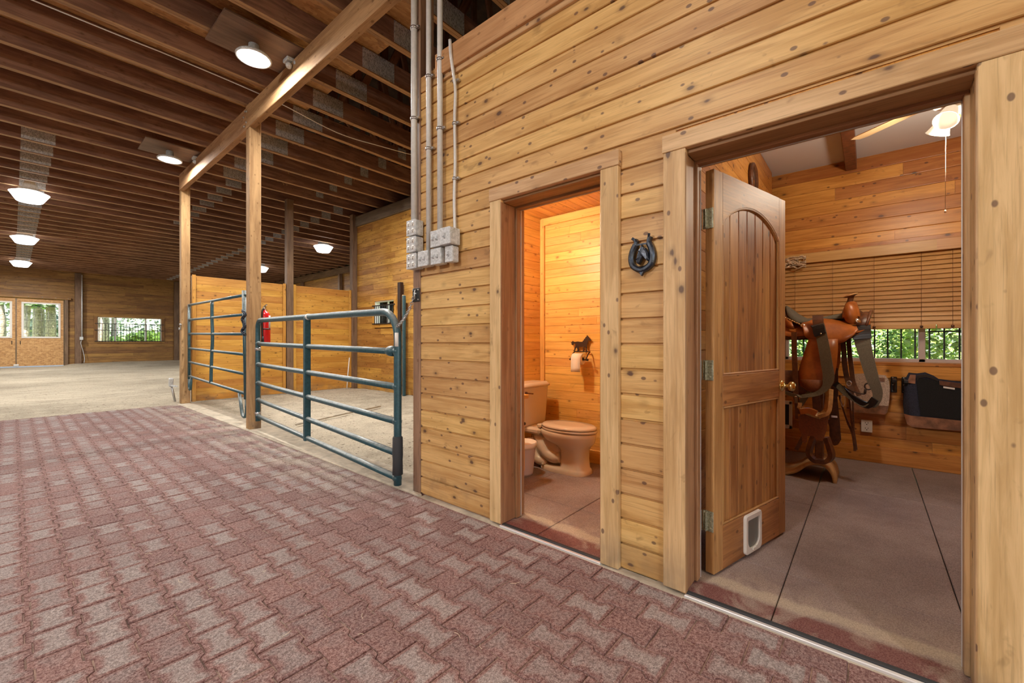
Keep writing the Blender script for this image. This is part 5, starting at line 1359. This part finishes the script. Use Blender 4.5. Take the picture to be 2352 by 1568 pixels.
# fork with swells and horn
b = MB(); rows = []
for k in range(15):
    a = -1.25 + 2.5 * k / 14; s_ = math.sin(a); c_ = math.cos(a)
    cx, cz = SX - .125 * s_ * 1.05, 1.335 + .125 * c_ + .03 * (1 - abs(s_)) ; r = .042 + .022 * abs(s_) ** 2 * (1 if abs(a) < 1.1 else .75)
    n_ = V((s_ * -1, 0, c_)).normalized()
    rows.append([V((cx, .112 - .004 * abs(s_), cz)) + n_ * (math.cos(q) * r * .85) + Y1 * (math.sin(q) * r * 1.02) for q in [j * PI / 6 for j in range(12)]])
b.grid(rows, closed=True); 
for rr in (rows[0], rows[-1]): b.add(rr, [tuple(range(12))])
obj('fork', b, 'lacq', sad)
for s_ in (1, -1):
    b = MB(); R = []
    for j in range(9):
        v_ = -PI / 2 + PI * j / 8
        R.append([V((SX - s_ * .132 + .050 * math.cos(v_) * math.cos(q), .112 + .050 * math.cos(v_) * math.sin(q) + .01 * math.sin(v_), 1.405 + .092 * math.sin(v_))) for q in [k * PI / 8 for k in range(16)]])
    b.grid(R, closed=True); obj('swell', b, 'lacq', sad)
b = MB(); b.lathe([(.034, 0), (.026, .03), (.021, .06), (.022, .085), (.028, .10)], (SX, .124, 1.475), (0, -.12, 1), 16); b.grid([[V((SX - u * .10, y, z - .04 * u * u)) for u in (-1, -.5, 0, .5, 1)] for y, z in ((.17, 1.44), (.12, 1.485), (.07, 1.46), (.03, 1.42))], thick=.01)
h_ = obj('horn', b, 'dkleather', sad)
b = MB(); b.lathe([(0, 0), (.030, 0), (.045, .006), (.047, .014), (.030, .022), (0, .024)], (SX, .112, 1.562), (0, .32, 1), 20, sy=1.05); obj('horn_cap', b, 'tooled', h_)
b = MB(); b.lathe([(.0455, .006), (.049, .010), (.0475, .016)], (SX, .112, 1.562), (0, .32, 1), 20, sy=1.05); obj('horn_rim', b, 'rawhide', h_)
b = MB(); b.grid([[V((SX - .185 * math.sin(a), .022 - .03 * math.cos(a) + dy_, 1.30 + r_ * math.cos(a) * .13)) for a in [q * PI / 10 - PI / 2 for q in range(11)]] for dy_, r_ in ((.06, .9), (.03, 1.0), (.0, .98), (-.004, .86))], thick=.012); b.tube([(SX - .185 * math.sin(a), .012 - .03 * math.cos(a), 1.305 + .128 * math.cos(a)) for a in [q * PI / 12 - PI / 2 for q in range(13)]], .010, 8); obj('gullet_cover', b, 'dkleather', sad)
# near-side straps and stirrups
b = MB(); b.grid([[V((4.352, y + dy_, z)) for y in (.62, .55, .47, .40, .33)] for z, dy_ in ((.93, -.02), (.84, 0), (.77, .01), (.725, .03))], thick=.006); obj('lower_flap', b, 'dkleather', sad)
b = MB(); b.strap(spline([(4.37, .325, 1.40), (4.345, .322, 1.36), (4.335, .318, 1.315), (4.330, .31, 1.28)], 3), .075, .006, (0, 1, 0)); obj('billet_loop', b, 'dkleather', sad)
def stirrup(name, x, yc, zt, h, w, mat, wd, lb=None):
    b = MB(); P = spline([(x, yc - w * .28, zt), (x, yc - w * .42, zt - h * .35), (x, yc - w * .52, zt - h * .75), (x, yc - w * .30, zt - h), (x, yc, zt - h * 1.03), (x, yc + w * .30, zt - h), (x, yc + w * .52, zt - h * .75), (x, yc + w * .42, zt - h * .35), (x, yc + w * .28, zt)], 5)
    b.strap(P, wd, .034, (1, -.35, 0)); b.tube([(x, yc - w * .36, zt - .01), (x, yc + w * .36, zt - .01)], .012, 8); return obj(name, b, mat, sad, lb)
stirrup('stirrup', 4.36, .308, .385, .20, .145, 'dkleather', .055)
stirrup('stirrup', 4.84, .308, .47, .20, .145, 'dkleather', .055)
b = MB(); b.strap([(4.352, .34, .80), (4.352, .33, .60), (4.357, .312, .385)], .055, .008, (0, 1, 0)); b.strap([(4.842, .34, .80), (4.842, .33, .60), (4.842, .312, .46)], .055, .008, (0, 1, 0)); obj('stirrup_leather', b, 'dkleather', sad)
b = MB(); flat_shape(b, [(-.441, .575), (-.455, .50), (-.452, .43), (-.436, .395), (-.430, .33), (-.412, .315), (-.398, .33), (-.394, .38), (-.37, .385), (-.345, .385), (-.338, .355), (-.29, .355), (-.265, .44), (-.248, .57)], (4.342, 0, 0), (0, -1, 0), (0, 0, 1), (-.008, 0, 0)); obj('tapadero_flap', b, 'tooled', sad)
b = MB()
b.strap(spline([(4.325, .245, .79), (4.322, .248, .70), (4.324, .262, .605), (4.33, .315, .565)], 4), [.075] * 13, .03, (.8, .35, 0)); b.strap(spline([(4.33, .30, .562), (4.332, .37, .58), (4.335, .44, .615), (4.335, .445, .66)], 4), [.05] * 13, .028, (.6, 0, .6)); obj('rawhide_stirrup', b, 'rawhide', sad, 'pale stitched rawhide stirrup')
b = MB(); b.strap(spline([(4.335, .445, .64), (4.34, .41, .71), (4.345, .36, .79)], 4), .05, .014, (.5, .6, 0)); obj('stirrup_side', b, 'webbing', sad)
b = MB(); b.strap(spline([(4.325, .44, .585), (4.318, .38, .60), (4.315, .33, .58)], 4), .045, .05, (0, .3, 1)); obj('tread', b, 'lacq', sad)
t = thing('cinch_strap', 'olive webbing strap looped down over the near side of the saddle', 'strap', (4.31, .30, .71))
b = MB(); b.strap(spline([(4.318, .316, 1.325), (4.305, .298, 1.238), (4.300, .278, 1.123), (4.300, .261, .998), (4.302, .249, .891), (4.306, .266, .808), (4.31, .318, .752), (4.312, .392, .724), (4.318, .468, .716), (4.325, .56, .74)], 4), [.078] * 18 + [.070, .062, .055, .05, .045, .042, .04, .036, .034, .032, .03, .03, .03, .03, .03, .03, .03, .03, .03], .005, (.12, 1, .0)); obj('webbing', b, 'webbing', t)
b = MB(); b.strap(spline([(4.322, .332, 1.318), (4.30, .318, 1.30), (4.297, .310, 1.255), (4.300, .302, 1.235)], 3), .082, .012, (0, 1, 0)); obj('end_loop', b, 'blackleather', t)
b = MB(); b.lathe([(0, 0), (.008, 0), (.006, .005), (0, .006)], (4.293, .298, 1.245), (-1, 0, 0), 10); obj('rivet', b, 'chrome', t)
t = thing('breast_collar', 'olive webbing breast collar hung in a loop from the saddle front', 'breast collar', (4.4, .03, .66))
b = MB(); b.strap(spline([(4.43, .040, 1.25), (4.395, .035, 1.18), (4.375, .012, 1.056), (4.36, -.025, .887), (4.36, -.055, .777), (4.375, -.038, .692), (4.41, .012, .664), (4.45, .072, .695), (4.48, .137, .742), (4.52, .20, .81)], 4), [.112, .11, .108, .106, .104, .10, .096, .092, .09, .088, .086, .084, .08, .076, .07, .066, .062, .058, .055, .05, .05, .048, .046, .045, .045, .044, .043, .042, .04, .04, .04, .04, .04, .04, .04, .04, .04], .008, (.25, 1, .0)); obj('webbing', b, 'webbing', t)
b = MB(); b.strap(spline([(4.46, .045, 1.305), (4.415, .045, 1.30), (4.395, .042, 1.25), (4.39, .037, 1.20)], 4), .118, .02, (0, 1, 0)); obj('fleece_end', b, 'blackleather', t)
b = MB(); b.strap(spline([(4.36, -.04, .73), (4.39, .0, .672), (4.44, .07, .70), (4.49, .14, .75), (4.53, .215, .82)], 4), .05, .014, (.3, .5, .6)); obj('black_lining', b, 'blackleather', t)
t = thing('bridle', 'dark leather bridle and reins hanging from the far side of the saddle', 'bridle', (4.55, .1, .26))
b = MB()
b.strap(spline([(4.74, .175, 1.25), (4.72, .165, 1.1), (4.70, .158, .967), (4.69, .135, .83), (4.66, .10, .74)], 4), .038, .006, (0, 1, 0)); b.strap(spline([(4.76, .135, 1.25), (4.74, .128, 1.1), (4.72, .115, .967), (4.70, .10, .83), (4.64, .06, .72)], 4), .034, .006, (.2, 1, 0)); obj('cheek_strap', b, 'dkleather', t)
b = MB()
for P in ([(4.60, .16, .80), (4.56, .125, .70), (4.55, .111, .536), (4.55, .091, .392), (4.552, .078, .275)], [(4.57, .19, .72), (4.55, .177, .658), (4.55, .139, .514), (4.548, .102, .409), (4.55, .085, .265)], [(4.58, .10, .75), (4.555, .100, .683), (4.555, .096, .501), (4.554, .089, .262)]): b.strap(spline(P, 4), [.012] * 9 + [.018] * 10 if len(P) == 5 else .014, .004, (.3, 1, 0))
obj('rein', b, 'dkleather', t)
b = MB(); b.tube(spline([(4.53, .22, .82), (4.52, .17, .80), (4.50, .10, .765), (4.49, .03, .75), (4.49, .02, .765)], 4), .005, 6); b.tube([(4.49 + .0 * a, .0 + .024 * math.cos(a * PI / 6), .815 + .026 * math.sin(a * PI / 6)) for a in range(12)], .0055, 6, closed=True); b.tube([(4.49, .018, .79), (4.49, .022, .755)], .009, 6); obj('bit', b, 'bronze', t)
b = MB(); b.tube([(4.54, .165 + .014 * math.cos(a * PI / 6), .68 + .05 * math.sin(a * PI / 6)) for a in range(12)], .003, 6, closed=True); b.tube([(4.52, .125 + .016 * math.cos(a * PI / 6), .83 + .02 * math.sin(a * PI / 6)) for a in range(12)], .004, 6, closed=True); obj('ring', b, 'chrome', t)
t = thing('rear_cinch', 'brown rear cinch strap hanging left of the fender with a buckle', 'strap', (4.33, .46, .52))
b = MB(); b.strap(spline([(4.345, .49, 1.26), (4.335, .485, 1.05), (4.33, .478, .86), (4.325, .474, .719), (4.32, .458, .638), (4.32, .443, .566)], 4), .04, .006, (.1, 1, 0)); b.strap(spline([(4.325, .478, .72), (4.32, .472, .62), (4.322, .468, .52)], 4), .02, .004, (.1, 1, 0)); obj('leather', b, 'dkleather', t)
b = MB(); b.box(4.308, 4.318, .46, .482, .655, .715, .003); obj('buckle', b, 'chrome', t)
b = MB()
flat_shape(b, [(-.252, .72), (-.262, .50), (-.262, .337), (-.252, .285), (-.226, .27), (-.202, .283), (-.18, .33), (-.192, .517), (-.208, .72)], (4.64, 0, 0), (0, -1, 0), (0, 0, 1), (-.008, 0, 0)); b.strap([(4.62, .225, .95), (4.634, .225, .70)], .05, .006, (0, 1, 0)); obj('far_flap', b, 'dkleather', sad)
b = MB(); b.box(4.628, 4.634, .205, .25, .515, .535, .002); obj('flap_buckle', b, 'chrome', sad)
# ---------------------------------------------------------------- outside
b = MB(); n = 40
b.grid([[(-45 + 110 * i / n, -12 + 92 * j / n, (-.32 if not (27.5 < -12 + 92 * j / n) else -.1 + .045 * max(0, -12 + 92 * j / n - 34)) + .04 * noise.noise((i * .7, j * .7, 2))) for j in range(n + 1)] for i in range(n + 1)], flip=True)
o = struct('ground_outside', b, 'grass')
def conifer(x, y, h, r, label, crown0=.35, z=0.0):
    t = thing('pine_tree', label, 'tree', (x, y, z - .3), 'pines behind the far wall')
    b = MB(); b.tube([(x + random.uniform(-.1, .1) * k, y, z - .3 + h * k / 4) for k in range(5)], [r * (1 - .17 * k) for k in range(5)], 10); obj('trunk', b, 'bark', t)
    b = MB()
    for k in range(900):
        f = random.random(); zz = z + h * (crown0 + (1 - crown0) * f); R = (1 - f) * h * .11 + .2; a = random.uniform(0, 2 * PI); q = R * math.sqrt(random.random())
        c = V((x + q * math.cos(a), y + q * math.sin(a), zz)); s_ = random.uniform(.12, .30)
        u = V((math.cos(a), math.sin(a), -.3)) * s_; w = V((-math.sin(a), math.cos(a), random.uniform(-.3, .3))) * s_ * .5
        b.add([c - u - w, c + u - w, c + u + w, c - u + w], [(0, 1, 2, 3)], rnd=random.random())
    obj('needles', b, 'needle', t)
for i, (x, y, h, r, lb) in enumerate(((.45, 36, 9, .20, 'slim pine trunk seen at the left of the sliding door window'), (.98, 37.5, 12, .30, 'thick pine trunk seen in the middle of the sliding door window'), (1.42, 36.5, 12, .26, 'thick pine trunk seen at the right of the sliding door window'),
        (3.35, 35.0, 10, .17, 'pine trunk seen behind the left part of the wide barred window'), (3.7, 36.5, 10, .22, 'thicker pine trunk near the left mullion of the wide barred window'), (4.5, 40, 11, .18, 'pine trunk farther back, mid way along the wide barred window'), (-.5, 39, 11, .24, 'pine seen through the left sliding door window'))):
    conifer(x, y, h, r, lb)
def bush(x, y, z, rx, ry, rz, n, mat, label, name='bush', cat='bush', s0=.03, s1=.06, group='shrubs outside'):
    b = MB()
    for k in range(n):
        a, f = random.uniform(0, 2 * PI), random.uniform(-1, 1); q = math.sqrt(max(0, 1 - f * f)); rr = random.uniform(.55, 1.0)
        c = V((x + rx * rr * q * math.cos(a), y + ry * rr * q * math.sin(a), z + rz * rr * f)); s_ = random.uniform(s0, s1)
        u = V((random.uniform(-1, 1), random.uniform(-1, 1), random.uniform(-.6, .6))).normalized() * s_; w = u.orthogonal().normalized() * s_ * .55
        w = (w + V((0, 0, random.uniform(-.3, .3))) * s_).normalized() * s_ * .5
        b.add([c - u, c + w, c + u, c - w], [(0, 1, 2, 3)], rnd=random.random())
    return tag(obj(name, b, [mat]), label, cat, group)
for (x, y, z, rx, ry, rz, n, mt, lb) in ((9.3, .2, 1.0, 1.2, .9, 1.5, 6500, 'leaf', 'dark green shrub outside the tack room window, left of its mullion'), (8.6, -1.0, .9, 1.1, .85, 1.4, 6500, 'leafy', 'yellow green shrub outside the tack room window, right of its mullion'), (9.4, 1.4, 1.1, 1.3, 1.0, 1.5, 5500, 'leaf', 'green shrub outside, behind the saddle'), (11.5, -.2, 1.9, 1.6, 2.4, 2.2, 7000, 'leafy', 'tall bright shrub behind the nearer shrubs outside the tack room window')):
    bush(x, y, z, rx, ry, rz, n, mt, lb)
for (x, y, z, rx, ry, rz, n, mt, lb) in ((4.0, 38.5, .75, 1.3, .8, .8, 1300, 'leafy', 'sunlit bush in the middle of the wide barred window'), (6.2, 39.5, 1.0, 1.3, .8, 1.0, 1300, 'leafy', 'green bush at the right of the wide barred window'), (2.2, 42, 1.5, 2.2, .8, 1.6, 1500, 'misty', 'green thicket at the left of the wide barred window'), (-.4, 47, 2.2, 4.0, 1.2, 2.6, 2000, 'misty', 'pale green thicket behind the trunks of the sliding door window'), (8.0, 47, 2.2, 4.0, 1.2, 2.4, 2000, 'misty', 'woodland edge far behind the wide barred window')):
    bush(x, y, z, rx, ry, rz, n, mt, lb, s0=.10, s1=.26)
# a grey car and gravel lane glimpsed left of the saddle are left as bright lane
b = MB(); b.box(6.6, 7.6, -2.5, 6, -.30, -.24); b.box(-3, 4, YF + .11, 31.5, -.10, .02); struct('lane_and_added_slab', b, 'concrete')  # slab beyond the far wall is added to show bright under the doors

# straw bits on the pavers
b = MB()
for k in range(130):
    x, y = random.uniform(.2, 2.0), random.uniform(.8, 8.5) ** 1.0
    a = random.uniform(0, PI); L = random.uniform(.015, .05); q = V((math.cos(a), math.sin(a), 0)); m_ = V((-q.y, q.x, 0)) * random.uniform(-.008, .008)
    p = V((x, y, .0035)); b.tube([p - q * L / 2, p + m_, p + q * L / 2], .0009, 4)
o = obj('straw_bits', b, 'straw'); o['kind'] = 'stuff'; tag(o, 'pale straw bits strewn over the pavers', 'straw')

# ---------------------------------------------------------------- light
w = bpy.data.worlds.new('sky'); S.world = w; w.use_nodes = True
nt = w.node_tree; nt.nodes.clear()
sky = nt.nodes.new('ShaderNodeTexSky'); sky.sky_type = 'NISHITA'; sky.sun_elevation = math.radians(52); sky.sun_rotation = math.radians(215); sky.sun_intensity = .35; sky.air_density = 1.0; sky.dust_density = 1.5
bg = nt.nodes.new('ShaderNodeBackground'); bg.inputs[1].default_value = .8
ou = nt.nodes.new('ShaderNodeOutputWorld'); nt.links.new(sky.outputs[0], bg.inputs[0]); nt.links.new(bg.outputs[0], ou.inputs[0])
def lamp(name, loc, power, size, color, typ='POINT', rot=None):
    d = bpy.data.lights.new(name, typ); d.energy = power; d.color = color
    if typ == 'AREA': d.shape = 'DISK'; d.size = size
    else: d.shadow_soft_size = size
    o = bpy.data.objects.new(name, d); COL.objects.link(o); o.location = loc
    if rot: o.rotation_euler = rot
    return o
WH = (1.0, .97, .92)
# light of the lamps, just under their lenses, facing down
for x, y, p in ((1.664, 5.02, 100), (1.692, 8.90, 85)): lamp('aisle_lamp_or_fill', (x, y, 4.202), p, .28, WH, 'AREA')
for x, y in ((.23, 13.43), (.235, 19.27), (.21, 25.3), (6.56, 13.62), (6.72, 19.5), (-6.2, 13.5), (-6.2, 20)): lamp('arena_lamp_light', (x, y, 4.098), 225, .33, WH, 'AREA')
# the aisle carries on behind and left of the camera: downward area lights added there as unseen fill
for x, y, p in ((-1.6, -3.2, 140), (-3.0, 6.0, 90), (-1.0, 1.2, 50)): lamp('aisle_lamp_or_fill', (x, y, 4.19), p, .4, WH, 'AREA')
lamp('aisle_lamp_or_fill', (-6.5, 2.3, 3.6), 820, .15, WH)
lamp('stall_light', (3.9, 6.5, 4.2), 190, .4, WH, 'AREA')  # downward area light over the stall, no fixture built
lamp('vanity_light', (2.5, 2.50, 2.15), 75, .06, (1.0, .88, .66))
lamp('fan_light', (FX, FY, 2.46), 55, .08, (1.0, .87, .68))
S.view_settings.view_transform = 'Standard'; S.view_settings.look = 'None'; S.view_settings.gamma = 1.0; S.view_settings.use_curve_mapping = False
S.view_settings.exposure = -0.12
S.cycles.use_denoising = True
S.cycles.max_bounces = 8; S.cycles.diffuse_bounces = 5; S.cycles.transparent_max_bounces = 12; S.cycles.sample_clamp_indirect = 6.0
